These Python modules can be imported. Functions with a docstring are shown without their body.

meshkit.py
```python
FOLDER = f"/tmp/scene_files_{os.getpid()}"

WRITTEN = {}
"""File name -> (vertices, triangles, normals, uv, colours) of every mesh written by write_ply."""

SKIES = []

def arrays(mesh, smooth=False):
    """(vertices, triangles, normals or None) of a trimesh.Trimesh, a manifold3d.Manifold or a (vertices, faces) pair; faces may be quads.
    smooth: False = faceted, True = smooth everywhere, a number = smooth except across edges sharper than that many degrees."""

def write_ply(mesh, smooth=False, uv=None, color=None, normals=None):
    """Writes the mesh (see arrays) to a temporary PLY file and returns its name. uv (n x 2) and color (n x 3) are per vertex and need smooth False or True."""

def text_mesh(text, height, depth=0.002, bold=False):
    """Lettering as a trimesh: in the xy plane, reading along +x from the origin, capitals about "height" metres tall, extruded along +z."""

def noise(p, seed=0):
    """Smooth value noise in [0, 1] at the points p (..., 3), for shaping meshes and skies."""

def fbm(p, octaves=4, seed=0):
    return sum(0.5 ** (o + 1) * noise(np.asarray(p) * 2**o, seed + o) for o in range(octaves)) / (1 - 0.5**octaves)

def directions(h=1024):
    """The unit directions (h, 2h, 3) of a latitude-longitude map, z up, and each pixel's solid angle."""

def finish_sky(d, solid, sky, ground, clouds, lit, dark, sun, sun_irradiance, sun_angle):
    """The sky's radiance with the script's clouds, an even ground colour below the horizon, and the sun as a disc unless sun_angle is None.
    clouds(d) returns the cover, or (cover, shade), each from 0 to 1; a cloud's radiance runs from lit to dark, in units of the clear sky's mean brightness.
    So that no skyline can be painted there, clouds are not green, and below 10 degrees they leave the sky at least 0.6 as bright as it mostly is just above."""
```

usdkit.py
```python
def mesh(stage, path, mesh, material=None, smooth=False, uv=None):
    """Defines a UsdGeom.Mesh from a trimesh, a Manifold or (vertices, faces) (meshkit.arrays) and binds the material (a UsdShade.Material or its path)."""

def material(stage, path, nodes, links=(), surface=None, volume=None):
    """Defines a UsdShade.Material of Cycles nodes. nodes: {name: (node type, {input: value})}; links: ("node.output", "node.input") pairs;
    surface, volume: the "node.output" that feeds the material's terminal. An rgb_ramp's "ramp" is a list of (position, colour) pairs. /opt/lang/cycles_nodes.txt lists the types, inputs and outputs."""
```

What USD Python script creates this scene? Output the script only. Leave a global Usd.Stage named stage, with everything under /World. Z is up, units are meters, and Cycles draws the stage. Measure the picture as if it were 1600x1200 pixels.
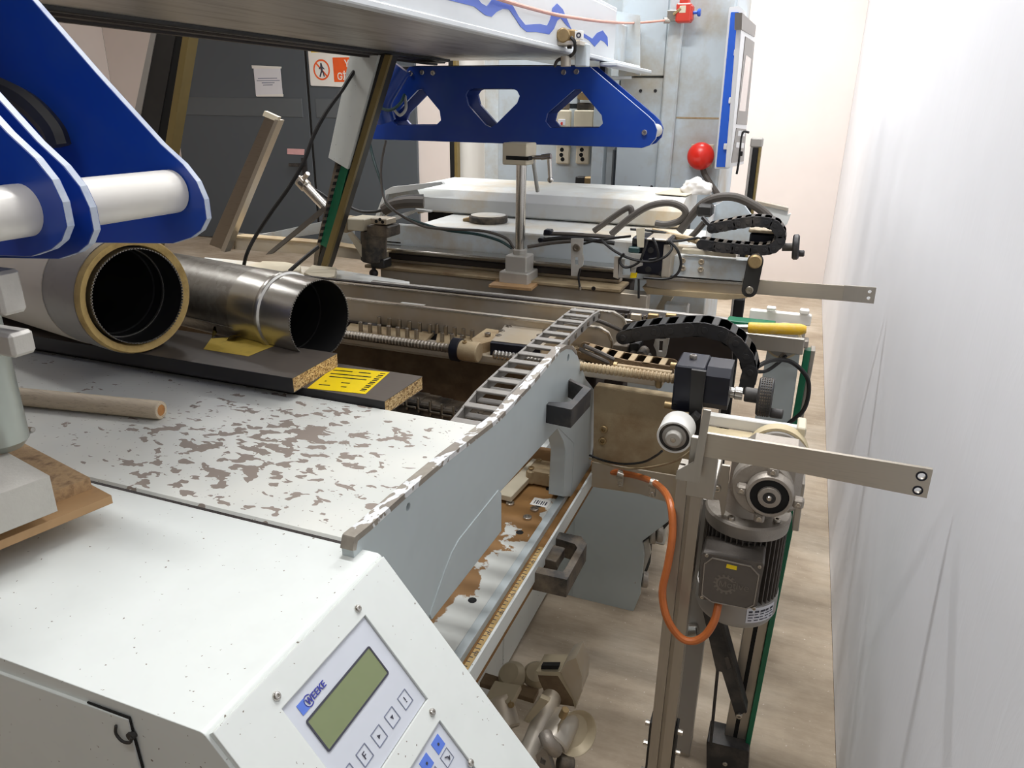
import math, random
import numpy as np, trimesh, usdkit, meshkit
from pxr import Usd, UsdGeom, UsdLux, UsdShade, Gf, Sdf
from shapely.geometry import Polygon, Point, box as sbox
from shapely import affinity

stage = Usd.Stage.CreateInMemory()
UsdGeom.SetStageUpAxis(stage, UsdGeom.Tokens.z); UsdGeom.SetStageMetersPerUnit(stage, 1.0)
UsdGeom.Xform.Define(stage, '/World'); UsdGeom.Scope.Define(stage, '/World/Looks')
rng = random.Random(7)
PI = math.pi

# ---------------------------------------------------------------- camera, lamps, exposure
F_PX, EYE = 1156.4, np.array([0.0, 0.0, 1.30])
YAW, PITCH, ROLL = (math.radians(a) for a in (20.77, 20.64, 0.78))
EXPOSURE = 1.17
FWD = np.array([-math.sin(YAW) * math.cos(PITCH), math.cos(YAW) * math.cos(PITCH), -math.sin(PITCH)])
_r = np.array([math.cos(YAW), math.sin(YAW), 0.0]); _u = np.cross(_r, FWD)
RIGHT = math.cos(ROLL) * _r + math.sin(ROLL) * _u; UP = -math.sin(ROLL) * _r + math.cos(ROLL) * _u
cam = UsdGeom.Camera.Define(stage, '/World/camera')
cam.AddTransformOp().Set(Gf.Matrix4d(*RIGHT, 0, *UP, 0, *(-FWD), 0, *EYE, 1))
cam.CreateHorizontalApertureAttr(36.0); cam.CreateVerticalApertureAttr(27.0)
cam.CreateFocalLengthAttr(36.0 * F_PX / 1600); cam.CreateClippingRangeAttr(Gf.Vec2f(0.02, 60))
cam.CreateExposureAttr(EXPOSURE)
LAMPS = [(-0.55, -0.30), (-0.55, 1.35), (-0.55, 3.0), (-0.55, 4.65), (-2.5, -0.30), (-2.5, 1.35), (-2.5, 3.0), (-2.5, 4.65)]
LAMP_POWER = 36.0
CEIL = 2.95
for i, (x, y) in enumerate(LAMPS):
    L = UsdLux.RectLight.Define(stage, f'/World/lamp_light_{i + 1:03d}')
    L.AddTranslateOp().Set((x, y, CEIL - 0.075))
    L.CreateWidthAttr(0.9); L.CreateHeightAttr(0.14); L.CreateIntensityAttr(LAMP_POWER * (1.0 if x > -1 else .5) * (.3 if y < 0 else 1.3 if y > 2 else 1.0)); L.CreateColorAttr(Gf.Vec3f(0.985, 0.99, 1.0))

# ---------------------------------------------------------------- helpers
def ray(x, y): return FWD + (x - 800) / F_PX * RIGHT - (y - 600) / F_PX * UP
def at(x, y, X=None, Y=None, Z=None):
    """the point of a vertical or level plane that the photograph shows at pixel x, y"""
    d = ray(x, y)
    t = X / d[0] if X is not None else Y / d[1] if Y is not None else (Z - EYE[2]) / d[2]
    return EYE + t * d

class Plane:
    def __init__(s, P0, n, ux):
        s.P, s.n, s.ux = np.asarray(P0, float), np.asarray(n, float), np.asarray(ux, float)
        s.n /= np.linalg.norm(s.n); s.ux /= np.linalg.norm(s.ux); s.uy = np.cross(s.n, s.ux)
    def uv(s, px, py):
        d = ray(px, py); t = (s.P - EYE) @ s.n / (d @ s.n); q = EYE + t * d - s.P
        return (q @ s.ux, q @ s.uy)
    def P3(s, u, v, w=0): return s.P + u * s.ux + v * s.uy + w * s.n
    def pt(s, px, py, w=0): return s.P3(*s.uv(px, py), w)
    def mesh(s, m):
        M = np.eye(4); M[:3, 0], M[:3, 1], M[:3, 2], M[:3, 3] = s.ux, s.uy, s.n, s.P
        m = m.copy(); m.apply_transform(M); return m
    def ext(s, poly, t, off=0.0):
        out = []
        for g in getattr(poly, 'geoms', [poly]):
            if g.is_empty or g.area < 1e-9: continue
            m = trimesh.creation.extrude_polygon(g, t, engine='earcut'); m.apply_translation((0, 0, off - t)); out.append(s.mesh(m))
        return cat(out)
    def poly(s, pts, holes=(), r=0.0):
        p = Polygon([s.uv(*q) for q in pts]).buffer(0)
        if r: p = p.buffer(-r, join_style=2).buffer(r, quad_segs=4)
        for h in holes:
            hp = h if isinstance(h, Polygon) else Polygon([s.uv(*q) for q in h]).buffer(0)
            p = p.difference(hp)
        return p
    def slab(s, pts, t, off=0.0, holes=(), r=0.0): return s.ext(s.poly(pts, holes, r), t, off)
    def text(s, txt, h, u, v, rot=0.0, depth=0.0004, bold=False, off=0.0, center=True):
        m = meshkit.text_mesh(txt, h, depth, bold)
        if center:
            b = m.bounds.mean(0); m.apply_translation((-b[0], -b[1], 0))
        m.apply_transform(trimesh.transformations.rotation_matrix(rot, (0, 0, 1))); m.apply_translation((u, v, off)); return s.mesh(m)
def PX(X): return Plane((X, 0, 0), (1, 0, 0), (0, 1, 0))
def PY(Y): return Plane((0, Y, 0), (0, -1, 0), (1, 0, 0))
def PZ(Z): return Plane((0, 0, Z), (0, 0, 1), (1, 0, 0))

def cat(ms):
    ms = [m for m in (ms if isinstance(ms, (list, tuple)) else [ms]) if m is not None]
    return trimesh.util.concatenate(ms) if len(ms) > 1 else ms[0]
def rbox(lo, hi, b=0.002):
    lo, hi = np.minimum(lo, hi), np.maximum(lo, hi); b = min(b, 0.45 * (hi - lo).min()); c, h = (lo + hi) / 2, (hi - lo) / 2
    P = []
    for s in np.ndindex(2, 2, 2):
        sg = np.array(s) * 2 - 1
        for k in range(3):
            q = h - b; q[k] = h[k]; P.append(c + sg * q)
    return trimesh.convex.convex_hull(np.array(P))
def frame_of(d, up=(0, 0, 1)):
    d = np.asarray(d, float) / np.linalg.norm(d); up = np.asarray(up, float)
    if abs(d @ up) > 0.95: up = np.array([1.0, 0, 0]) if abs(d[0]) < 0.9 else np.array([0, 1.0, 0])
    a = np.cross(up, d); a /= np.linalg.norm(a); return a, np.cross(d, a), d
def obox(p0, p1, w, h, b=0.001, up=(0, 0, 1)):
    p0, p1 = np.asarray(p0, float), np.asarray(p1, float); a, c, d = frame_of(p1 - p0, up); L = np.linalg.norm(p1 - p0)
    m = rbox((-w / 2, -h / 2, 0), (w / 2, h / 2, L), b)
    M = np.eye(4); M[:3, 0], M[:3, 1], M[:3, 2], M[:3, 3] = a, c, d, p0; m.apply_transform(M); return m
def lathe(prof, p0, axis, seg=28):
    """prof: (radius, height) pairs from the base up the axis"""
    a, c, d = frame_of(axis); th = np.arange(seg) * 2 * PI / seg; V, Fc = [], []
    for r, h in prof:
        V += [np.asarray(p0) + h * d + r * (math.cos(t) * a + math.sin(t) * c) for t in th]
    for i in range(len(prof) - 1):
        for j in range(seg):
            k = (j + 1) % seg; A, B, C, D = i * seg + j, i * seg + k, (i + 1) * seg + k, (i + 1) * seg + j
            Fc += [(A, B, C), (A, C, D)]
    for i, rev in ((0, True), (len(prof) - 1, False)):
        if prof[i][0] > 1e-6:
            V.append(np.asarray(p0) + prof[i][1] * d); c0 = len(V) - 1
            for j in range(seg):
                A, B = i * seg + j, i * seg + (j + 1) % seg
                Fc.append((c0, B, A) if rev else (c0, A, B))
    return trimesh.Trimesh(np.array(V), np.array(Fc), process=False)
def cyl(p0, p1, r, seg=20, b=0.0):
    p0, p1 = np.asarray(p0, float), np.asarray(p1, float); L = np.linalg.norm(p1 - p0)
    return lathe([(r, 0), (r, L)] if not b else [(r - b, 0), (r, b), (r, L - b), (r - b, L)], p0, p1 - p0, seg)
def pipe(p0, axis, L, ro, ri, seg=40):
    return lathe_open([(ri, 0), (ro, 0), (ro, L), (ri, L), (ri, 0)], p0, axis, seg)
def lathe_open(prof, p0, axis, seg=40):
    m = lathe([(max(r, 2e-6), h) for r, h in prof], p0, axis, seg)
    f = m.faces[: (len(prof) - 1) * seg * 2]; return trimesh.Trimesh(m.vertices[: len(prof) * seg], f, process=False)
def bolt(p, n, r=0.006, h=0.005, seg=12):
    return lathe([(r, 0), (r, h * .8), (r * .88, h), (r * .5, h), (r * .45, h * .35)], p, n, seg)
def smooth_path(P, n=6):
    P = np.asarray(P, float)
    if len(P) < 3: return P
    Q = np.vstack([2 * P[0] - P[1], P, 2 * P[-1] - P[-2]]); out = []
    for i in range(1, len(Q) - 2):
        p0, p1, p2, p3 = Q[i - 1:i + 3]
        for t in np.arange(n) / n:
            out.append(.5 * (2 * p1 + (p2 - p0) * t + (2 * p0 - 5 * p1 + 4 * p2 - p3) * t * t + (3 * p1 - p0 - 3 * p2 + p3) * t ** 3))
    return np.array(out + [P[-1]])
def tube(P, r, seg=8, n=6):
    P = smooth_path(P, n); t = np.gradient(P, axis=0); t /= np.linalg.norm(t, axis=1, keepdims=True)
    a = frame_of(t[0])[0]; V = []
    for p, d in zip(P, t):
        a = a - (a @ d) * d; a /= np.linalg.norm(a); c = np.cross(d, a)
        V += [p + r * (math.cos(k) * a + math.sin(k) * c) for k in np.arange(seg) * 2 * PI / seg]
    Fc = []
    for i in range(len(P) - 1):
        for j in range(seg):
            k = (j + 1) % seg; A, B, C, D = i * seg + j, i * seg + k, (i + 1) * seg + k, (i + 1) * seg + j; Fc += [(A, B, C), (A, C, D)]
    V += [P[0], P[-1]]; m = len(V); o = (len(P) - 1) * seg
    for j in range(seg): Fc += [(m - 2, (j + 1) % seg, j), (m - 1, o + j, o + (j + 1) % seg)]
    return trimesh.Trimesh(np.array(V), np.array(Fc), process=False)
def tubeP(L, r, seg=8, n=6):
    """tube through (pixel x, pixel y, depth Y) points"""
    return tube([at(x, y, Y=Y) for x, y, Y in L], r, seg, n)
def quadbox(p, Y, depth, b=0.002):
    """level box whose front stands at depth Y between pixel corners (left, top) and (right, bottom)"""
    a, c = at(p[0], p[1], Y=Y), at(p[2], p[3], Y=Y)
    return rbox((a[0], Y, c[2]), (c[0], Y + depth, a[2]), b)
def prism_y(pts, y0, y1, r=0.0):
    P = Polygon(pts)
    if r: P = P.buffer(-r, join_style=2).buffer(r, quad_segs=5)
    return PY(y1).ext(P, abs(y1 - y0), abs(y1 - y0))
def prism_x(pts, x0, x1, r=0.0):
    P = Polygon(pts)
    if r: P = P.buffer(-r, join_style=2).buffer(r, quad_segs=5)
    return PX(max(x0, x1)).ext(P, abs(x1 - x0))
def ring2(cx, cy, ro, ri, n=28): return Point(cx, cy).buffer(ro, quad_segs=n // 4).difference(Point(cx, cy).buffer(ri, quad_segs=n // 4))

THINGS, USED = [], {}
def number(parent, name):
    k = USED.get((parent, name), 0); USED[(parent, name)] = k + 1
    return name if k == 0 else f'{name}_{k:03d}'
class Thing:
    """one top-level object: an Xform at its base whose children are its parts"""
    def __init__(s, name, label=None, cat=None, group=None, kind=None):
        s.path = '/World/' + number('/World', name); s.keys = dict(label=label, category=cat, group=group, kind=kind); s.parts = []; THINGS.append(s)
    def part(s, name, mesh, mat, parent=None, label=None, smooth=35, kind=None):
        p = number(s.path + '/' + (parent or ''), name); full = f'{parent}/{p}' if parent else p
        s.parts.append((full, cat(mesh), mat, label, smooth, kind)); return full
    def each(s, name, meshes, mat, parent=None, **k):
        for m in meshes: s.part(name, m, mat, parent, **k)
    def done(s):
        lo = np.min([p[1].bounds[0] for p in s.parts], 0); hi = np.max([p[1].bounds[1] for p in s.parts], 0)
        o = np.array([(lo[0] + hi[0]) / 2, (lo[1] + hi[1]) / 2, lo[2]])
        x = UsdGeom.Xform.Define(stage, s.path); x.AddTranslateOp().Set(Gf.Vec3d(*map(float, o)))
        for k, v in s.keys.items():
            if v: x.GetPrim().SetCustomDataByKey(k, v)
        for full, m, mat, label, smooth, kind in s.parts:
            m = m.copy(); m.apply_translation(-o)
            g = usdkit.mesh(stage, f'{s.path}/{full}', m, M[mat], smooth).GetPrim()
            if label: g.SetCustomDataByKey('label', label)
            if kind: g.SetCustomDataByKey('kind', kind)
def struct(name, parts):
    t = Thing(name, kind='structure')
    for n, m, mat in parts: t.part(n, m, mat)
    return t

# ---------------------------------------------------------------- materials
M = {}
def lin(c): return tuple(((v / 255) / 12.92 if v / 255 < .04045 else ((v / 255 + .055) / 1.055) ** 2.4) for v in c)
POS = ('geometry', {})
def mat(name, col, rough=.5, metal=0.0, spec=.5, var=0.12, vscale=14, vcol=None, bump=0.0, bscale=200, bevel=0.0, stretch=(1, 1, 1), coat=0.0, dirt=None, dscale=6, damt=.5, specks=None):
    """paint, metal or plastic with a soft tonal variation; dirt: colour of dust patches; specks: colour of small chips"""
    n = {'g': POS, 'mp': ('mapping', {'scale': stretch}), 'nz': ('noise_texture', {'scale': vscale, 'detail': 4.0, 'roughness': .6}),
         'p': ('principled_bsdf', {'roughness': rough, 'metallic': metal, 'specular_ior_level': spec, 'coat_weight': coat, 'coat_roughness': .15})}
    c = np.array(lin(col)); vc = np.array(lin(vcol)) if vcol else c * .72
    n['r'] = ('rgb_ramp', {'ramp': [(.3, tuple(c + (vc - c) * var * 2)), (.5, tuple(c)), (.75, tuple(c + (vc - c) * var))]})
    l = [('g.position', 'mp.vector'), ('mp.vector', 'nz.vector'), ('nz.fac', 'r.fac')]; out = 'r.color'
    if dirt:
        n['dn'] = ('noise_texture', {'scale': dscale, 'detail': 6.0, 'roughness': .65}); n['dr'] = ('rgb_ramp', {'ramp': [(.5 - damt * .35, (0, 0, 0)), (.72 - damt * .2, (1, 1, 1))]})
        n['dm'] = ('mix', {'color2': lin(dirt)}); l += [('mp.vector', 'dn.vector'), ('dn.fac', 'dr.fac'), ('dr.color', 'dm.fac'), (out, 'dm.color1')]; out = 'dm.color'
    if specks:
        n['sn'] = ('noise_texture', {'scale': 210, 'detail': 2.0}); n['sr'] = ('rgb_ramp', {'ramp': [(.0, (0, 0, 0)), (.725, (0, 0, 0)), (.74, (1, 1, 1)), (1, (1, 1, 1))]})
        n['sm'] = ('mix', {'color2': lin(specks)}); l += [('mp.vector', 'sn.vector'), ('sn.fac', 'sr.fac'), ('sr.color', 'sm.fac'), (out, 'sm.color1')]; out = 'sm.color'
    l.append((out, 'p.base_color'))
    nrm = None
    if bevel: n['bv'] = ('bevel', {'radius': bevel, 'samples': 4}); nrm = 'bv.bevel'
    if bump:
        n['bn'] = ('noise_texture', {'scale': bscale, 'detail': 3.0}); n['bp'] = ('bump', {'strength': bump, 'distance': .002})
        l += [('mp.vector', 'bn.vector'), ('bn.fac', 'bp.height')]
        if nrm: l.append((nrm, 'bp.normal'))
        nrm = 'bp.normal'
    if nrm: l.append((nrm, 'p.normal'))
    M[name] = usdkit.material(stage, '/World/Looks/' + name, n, l, surface='p.BSDF')

mat('white_paint', (222, 226, 222), .38, var=.06, bevel=.0015, specks=(132, 124, 114))
mat('grey_paint', (188, 197, 198), .4, var=.08, bevel=.0015)
mat('chain_grey', (148, 144, 138), .5, .2, var=.2, bevel=.001)
mat('cabinet_paint', (196, 206, 212), .42, var=.06, dirt=(170, 160, 140), dscale=3, damt=.1, bevel=.0015)
mat('shelf_paint', (200, 208, 212), .42, var=.05, dirt=(180, 164, 138), dscale=5, damt=.12, bevel=.0015)
mat('hood_paint', (226, 228, 224), .45, var=.05, dirt=(214, 196, 164), dscale=3.2, damt=.05, bevel=.003)
mat('blue_paint', (20, 62, 154), .36, var=.25, vscale=9, vcol=(44, 78, 150), bevel=.0012, coat=.2)
mat('blue_matte', (16, 46, 120), .75, spec=.15, var=.2)
mat('blue_edge', (176, 184, 196), .4, var=.2, vcol=(60, 90, 160), vscale=30)
mat('steel', (168, 160, 148), .34, 1.0, var=.25, vscale=30, stretch=(1, 6, 6), bevel=.0008)
mat('bright_steel', (206, 203, 197), .2, 1.0, var=.15, bevel=.0006)
mat('ruler_steel', (190, 182, 168), .36, .85, var=.12, vscale=60, stretch=(.3, 4, 6), bevel=.0008)
mat('dusty_steel', (198, 190, 177), .4, .4, var=.25, vscale=10, dirt=(190, 174, 148), dscale=7, damt=.35, bevel=.001)
mat('aluminium', (178, 172, 162), .4, .85, var=.12, vscale=20, stretch=(4, 4, .6), bevel=.0008)
mat('cast_aluminium', (170, 162, 152), .5, .6, var=.2, vscale=40, bump=.25, bscale=500, bevel=.001)
mat('motor_grey', (104, 98, 92), .5, .35, var=.2, vscale=30, bump=.2, bscale=400, bevel=.001)
mat('cast_mark', (128, 120, 112), .5, .35, var=.15)
mat('fan_cover_grey', (168, 164, 158), .45, .3, var=.12, bevel=.001)
mat('tan_casting', (182, 163, 130), .6, .1, var=.22, vscale=8, dirt=(150, 124, 90), dscale=9, damt=.15, bump=.2, bscale=300, bevel=.001)
mat('rust_casting', (136, 114, 86), .7, .1, var=.3, vscale=7, dirt=(90, 70, 50), dscale=6, damt=.3, bump=.3, bscale=200)
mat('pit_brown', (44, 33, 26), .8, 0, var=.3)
mat('brown_dust', (136, 98, 52), .85, 0, var=.25, vscale=40, bump=.3, bscale=500)
mat('black_plastic', (38, 38, 40), .5, var=.2, bevel=.0012, dirt=(88, 82, 76), dscale=9, damt=.05)
mat('dusty_black', (52, 49, 46), .6, var=.25, dirt=(124, 110, 92), dscale=14, damt=.2, bevel=.001)
mat('block_black', (24, 26, 38), .35, .2, var=.2, bevel=.001)
mat('dark_grey_metal', (58, 57, 56), .45, .4, var=.2, bevel=.001)
mat('rail_dark', (52, 46, 44), .5, .3, var=.2)
mat('beam_under', (184, 181, 175), .36, .7, var=.3, vscale=6, vcol=(100, 84, 70), stretch=(5, .6, 1))
mat('beam_paint', (214, 218, 220), .4, var=.04)
mat('wave_blue', (62, 98, 196), .4, var=.08)
mat('hmi_blue', (40, 96, 206), .4, var=.05)
mat('hmi_white', (226, 226, 226), .4, var=.03, bevel=.004)
mat('hmi_grey', (140, 134, 128), .45, var=.05)
mat('screen_glass', (196, 190, 190), .12, var=.03)
mat('red_plastic', (224, 44, 30), .3, var=.05)
mat('red_switch', (206, 60, 44), .4, var=.1, bevel=.001)
mat('blue_knob', (40, 86, 190), .35)
mat('copper_cord', (206, 150, 134), .4, var=.1)
mat('orange_cable', (196, 108, 52), .42, var=.15, vscale=60)
mat('cable_black', (30, 29, 29), .5, var=.1)
mat('hose_grey', (84, 78, 72), .6, var=.2)
mat('air_tube_white', (190, 190, 188), .3)
mat('teal_tube', (50, 76, 76), .35)
mat('cream', (214, 204, 180), .5, var=.1, bevel=.001)
mat('socket_cream', (224, 214, 192), .4, var=.05, bevel=.002)
mat('cream_belt', (204, 188, 152), .6, var=.15)
mat('green_plastic', (20, 112, 78), .4, var=.1)
mat('yellow_plastic', (228, 182, 40), .45, var=.2, vcol=(220, 200, 160), vscale=40, bump=.3, bscale=120)
mat('yellow_edge', (124, 106, 60), .5, var=.2)
mat('lcd', (126, 136, 98), .2, var=.05)
mat('plate_grey', (204, 208, 216), .45, var=.02)
mat('print_blue', (92, 124, 214), .5)
mat('print_navy', (62, 66, 158), .5)
mat('print_grey', (120, 126, 146), .5)
mat('print_dark', (62, 62, 74), .5)
mat('dark_gap', (70, 72, 72), .7)
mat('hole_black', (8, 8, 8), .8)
mat('door_grey', (82, 89, 95), .5, var=.06, vscale=3)
mat('door_rail', (92, 98, 102), .5, var=.05)
mat('paper', (226, 226, 232), .6, var=.02)
mat('white_plastic', (236, 234, 228), .4, var=.02, bevel=.001)
mat('sign_orange', (240, 98, 40), .45)
mat('sign_yellow', (236, 202, 40), .45)
mat('pink_label', (226, 176, 176), .5)
mat('wood_mdf', (188, 150, 106), .6, var=.2, vscale=40, bevel=.001)
mat('wood_worn', (190, 158, 118), .7, var=.45, vscale=70, vcol=(120, 92, 66), bump=.4, bscale=120)
mat('wood_dowel', (206, 190, 164), .6, var=.3, vscale=30, stretch=(.6, 14, 14), vcol=(150, 132, 108))
mat('dowel_core', (186, 128, 70), .7, var=.3, vscale=90)
mat('laminate_dark', (92, 84, 76), .55, var=.25, vscale=30, stretch=(.6, 12, 1))
mat('laminate_black', (30, 29, 32), .5, var=.2)
mat('label_yellow', (246, 214, 20), .4, var=.05)
mat('label_faded', (206, 176, 74), .6, var=.3, vscale=60)
mat('label_black', (40, 36, 20), .5)
mat('foam', (206, 176, 112), .8, var=.35, vscale=24, vcol=(150, 120, 66), bump=.5, bscale=120)
mat('duct_white', (206, 196, 180), .5, var=.08)
mat('duct_inside', (26, 26, 26), .6, .2, var=.2)
mat('rag_white', (226, 222, 216), .85)
mat('brass', (168, 144, 104), .45, .6, var=.3, vscale=40)
mat('pad_grey', (196, 192, 184), .5, .3, var=.12, vscale=30, bump=.15, bscale=300, bevel=.0015)
mat('collar_steel', (196, 194, 188), .3, .95, var=.15, vscale=50)
mat('tube_white', (220, 216, 208), .35, .15, var=.12, vscale=20)
mat('duct_grey', (152, 148, 142), .5, .35, var=.15, vscale=40)
mat('pole_grey', (176, 182, 174), .32, .5, var=.1)
mat('tape_rule', (196, 164, 106), .5, var=.2, vscale=60)
mat('valve_tan', (190, 176, 148), .5, .2, var=.25, vscale=18, bevel=.001)
mat('fixture_white', (240, 240, 240), .4)
mat('nickel', (196, 190, 180), .25, .9, var=.1)

def node_mat(name, n, l): M[name] = usdkit.material(stage, '/World/Looks/' + name, n, l, surface='p.BSDF')
# chipped white sheet: bare patches crowd around the worn middle of the cover
node_mat('white_chipped', {
    'g': POS, 'mp': ('mapping', {'scale': (.62, 1.0, 1.0), 'rotation': (0, 0, .5)}), 'n1': ('noise_texture', {'scale': 72.0, 'detail': 2.5, 'roughness': .5, 'distortion': .3}),
    'n2': ('noise_texture', {'scale': 10.0, 'detail': 1.0}),
    'd': ('vector_math', {'math_type': 'distance', 'vector2': (-.60, .70, .885)}), 'm': ('map_range', {'from_min': .02, 'from_max': .27, 'to_min': .085, 'to_max': -.10, 'clamp': True}),
    'a': ('math', {'math_type': 'add'}), 'b': ('math', {'math_type': 'multiply_add', 'value2': .22, 'value3': -.11}), 'c': ('math', {'math_type': 'add'}),
    'r': ('rgb_ramp', {'ramp': [(0, (0, 0, 0)), (.588, (0, 0, 0)), (.594, (1, 1, 1)), (1, (1, 1, 1))]}),
    'n3': ('noise_texture', {'scale': 190.0, 'detail': 2.0}), 'r3': ('rgb_ramp', {'ramp': [(0, (0, 0, 0)), (.70, (0, 0, 0)), (.71, (.7, .7, .7)), (1, (.7, .7, .7))]}),
    'mx': ('mix', {'mix_type': 'lighten', 'fac': 1.0}), 'tone': ('rgb_ramp', {'ramp': [(.3, lin((226, 226, 218))), (.7, lin((214, 216, 210)))]}),
    'cm': ('mix', {'color2': lin((146, 134, 124))}), 'bp': ('bump', {'strength': .35, 'distance': .0012, 'invert': True}), 'rr': ('mix', {'color1': (.36,) * 3, 'color2': (.6,) * 3}), 'p': ('principled_bsdf', {})},
    [('g.position', 'mp.vector'), ('mp.vector', 'n1.vector'), ('g.position', 'n2.vector'), ('g.position', 'd.vector1'), ('d.value', 'm.value'), ('n1.fac', 'a.value1'), ('m.result', 'a.value2'),
     ('n2.fac', 'b.value1'), ('a.value', 'c.value1'), ('b.value', 'c.value2'), ('c.value', 'r.fac'), ('g.position', 'n3.vector'), ('n3.fac', 'r3.fac'), ('r.color', 'mx.color1'), ('r3.color', 'mx.color2'),
     ('n2.fac', 'tone.fac'), ('tone.color', 'cm.color1'), ('mx.color', 'cm.fac'), ('cm.color', 'p.base_color'), ('mx.color', 'bp.height'), ('bp.normal', 'p.normal'), ('mx.color', 'rr.fac'), ('rr.color', 'p.roughness')])
# edge worn through grey paint to primer and bare metal
node_mat('worn_edge', {
    'g': POS, 'mp': ('mapping', {'scale': (1, .45, .45)}), 'n1': ('noise_texture', {'scale': 46.0, 'detail': 3.0, 'distortion': .5}), 'n2': ('noise_texture', {'scale': 90.0, 'detail': 3.0}),
    'r': ('rgb_ramp', {'ramp': [(0, lin((150, 142, 132))), (.44, lin((150, 142, 132))), (.45, lin((240, 242, 242))), (.56, lin((240, 242, 242))), (.57, lin((160, 152, 140))), (1, lin((176, 168, 154)))]}),
    'r2': ('rgb_ramp', {'ramp': [(.3, (.8, .8, .8)), (.7, (1, 1, 1))]}), 'm': ('mix', {'mix_type': 'multiply', 'fac': 1.0}), 'p': ('principled_bsdf', {'roughness': .4, 'metallic': .2})},
    [('g.position', 'mp.vector'), ('mp.vector', 'n1.vector'), ('g.position', 'n2.vector'), ('n1.fac', 'r.fac'), ('n2.fac', 'r2.fac'), ('r.color', 'm.color1'), ('r2.color', 'm.color2'), ('m.color', 'p.base_color')])
# ledge: white paint under spilt brown sawdust
node_mat('dusty_ledge', {
    'g': POS, 'n1': ('noise_texture', {'scale': 11.0, 'detail': 5.0, 'roughness': .6}), 's': ('separate_xyz', {}), 'mr': ('map_range', {'from_min': -.455, 'from_max': -.385, 'to_min': .13, 'to_max': -.09, 'clamp': True}), 'my': ('map_range', {'from_min': 1.05, 'from_max': 1.30, 'to_min': 0.0, 'to_max': .2, 'clamp': True}), 'a2': ('math', {'math_type': 'add'}),
    'a': ('math', {'math_type': 'add'}), 'r': ('rgb_ramp', {'ramp': [(0, (0, 0, 0)), (.50, (0, 0, 0)), (.52, (1, 1, 1)), (1, (1, 1, 1))]}),
    'mx': ('mix', {'color1': lin((206, 208, 202)), 'color2': lin((140, 102, 56))}), 'p': ('principled_bsdf', {'roughness': .6})},
    [('g.position', 'n1.vector'), ('g.position', 's.vector'), ('s.x', 'mr.value'), ('n1.fac', 'a.value1'), ('mr.result', 'a.value2'), ('s.y', 'my.value'), ('a.value', 'a2.value1'), ('my.result', 'a2.value2'), ('a2.value', 'r.fac'), ('r.color', 'mx.fac'), ('mx.color', 'p.base_color')])
# chipboard core
node_mat('chipboard', {
    'g': POS, 'mp': ('mapping', {'scale': (1, 1, 1.8)}), 'v': ('voronoi_texture', {'scale': 300.0, 'feature': 'f1'}), 's': ('separate_color', {}),
    'r': ('rgb_ramp', {'ramp': [(0, lin((112, 82, 48))), (.25, lin((170, 134, 84))), (.6, lin((204, 172, 118))), (1, lin((228, 202, 152)))]}), 'bp': ('bump', {'strength': .5, 'distance': .001}), 'p': ('principled_bsdf', {'roughness': .8})},
    [('g.position', 'mp.vector'), ('mp.vector', 'v.vector'), ('v.color', 's.color'), ('s.r', 'r.fac'), ('r.color', 'p.base_color'), ('v.distance', 'bp.height'), ('bp.normal', 'p.normal')])
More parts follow.
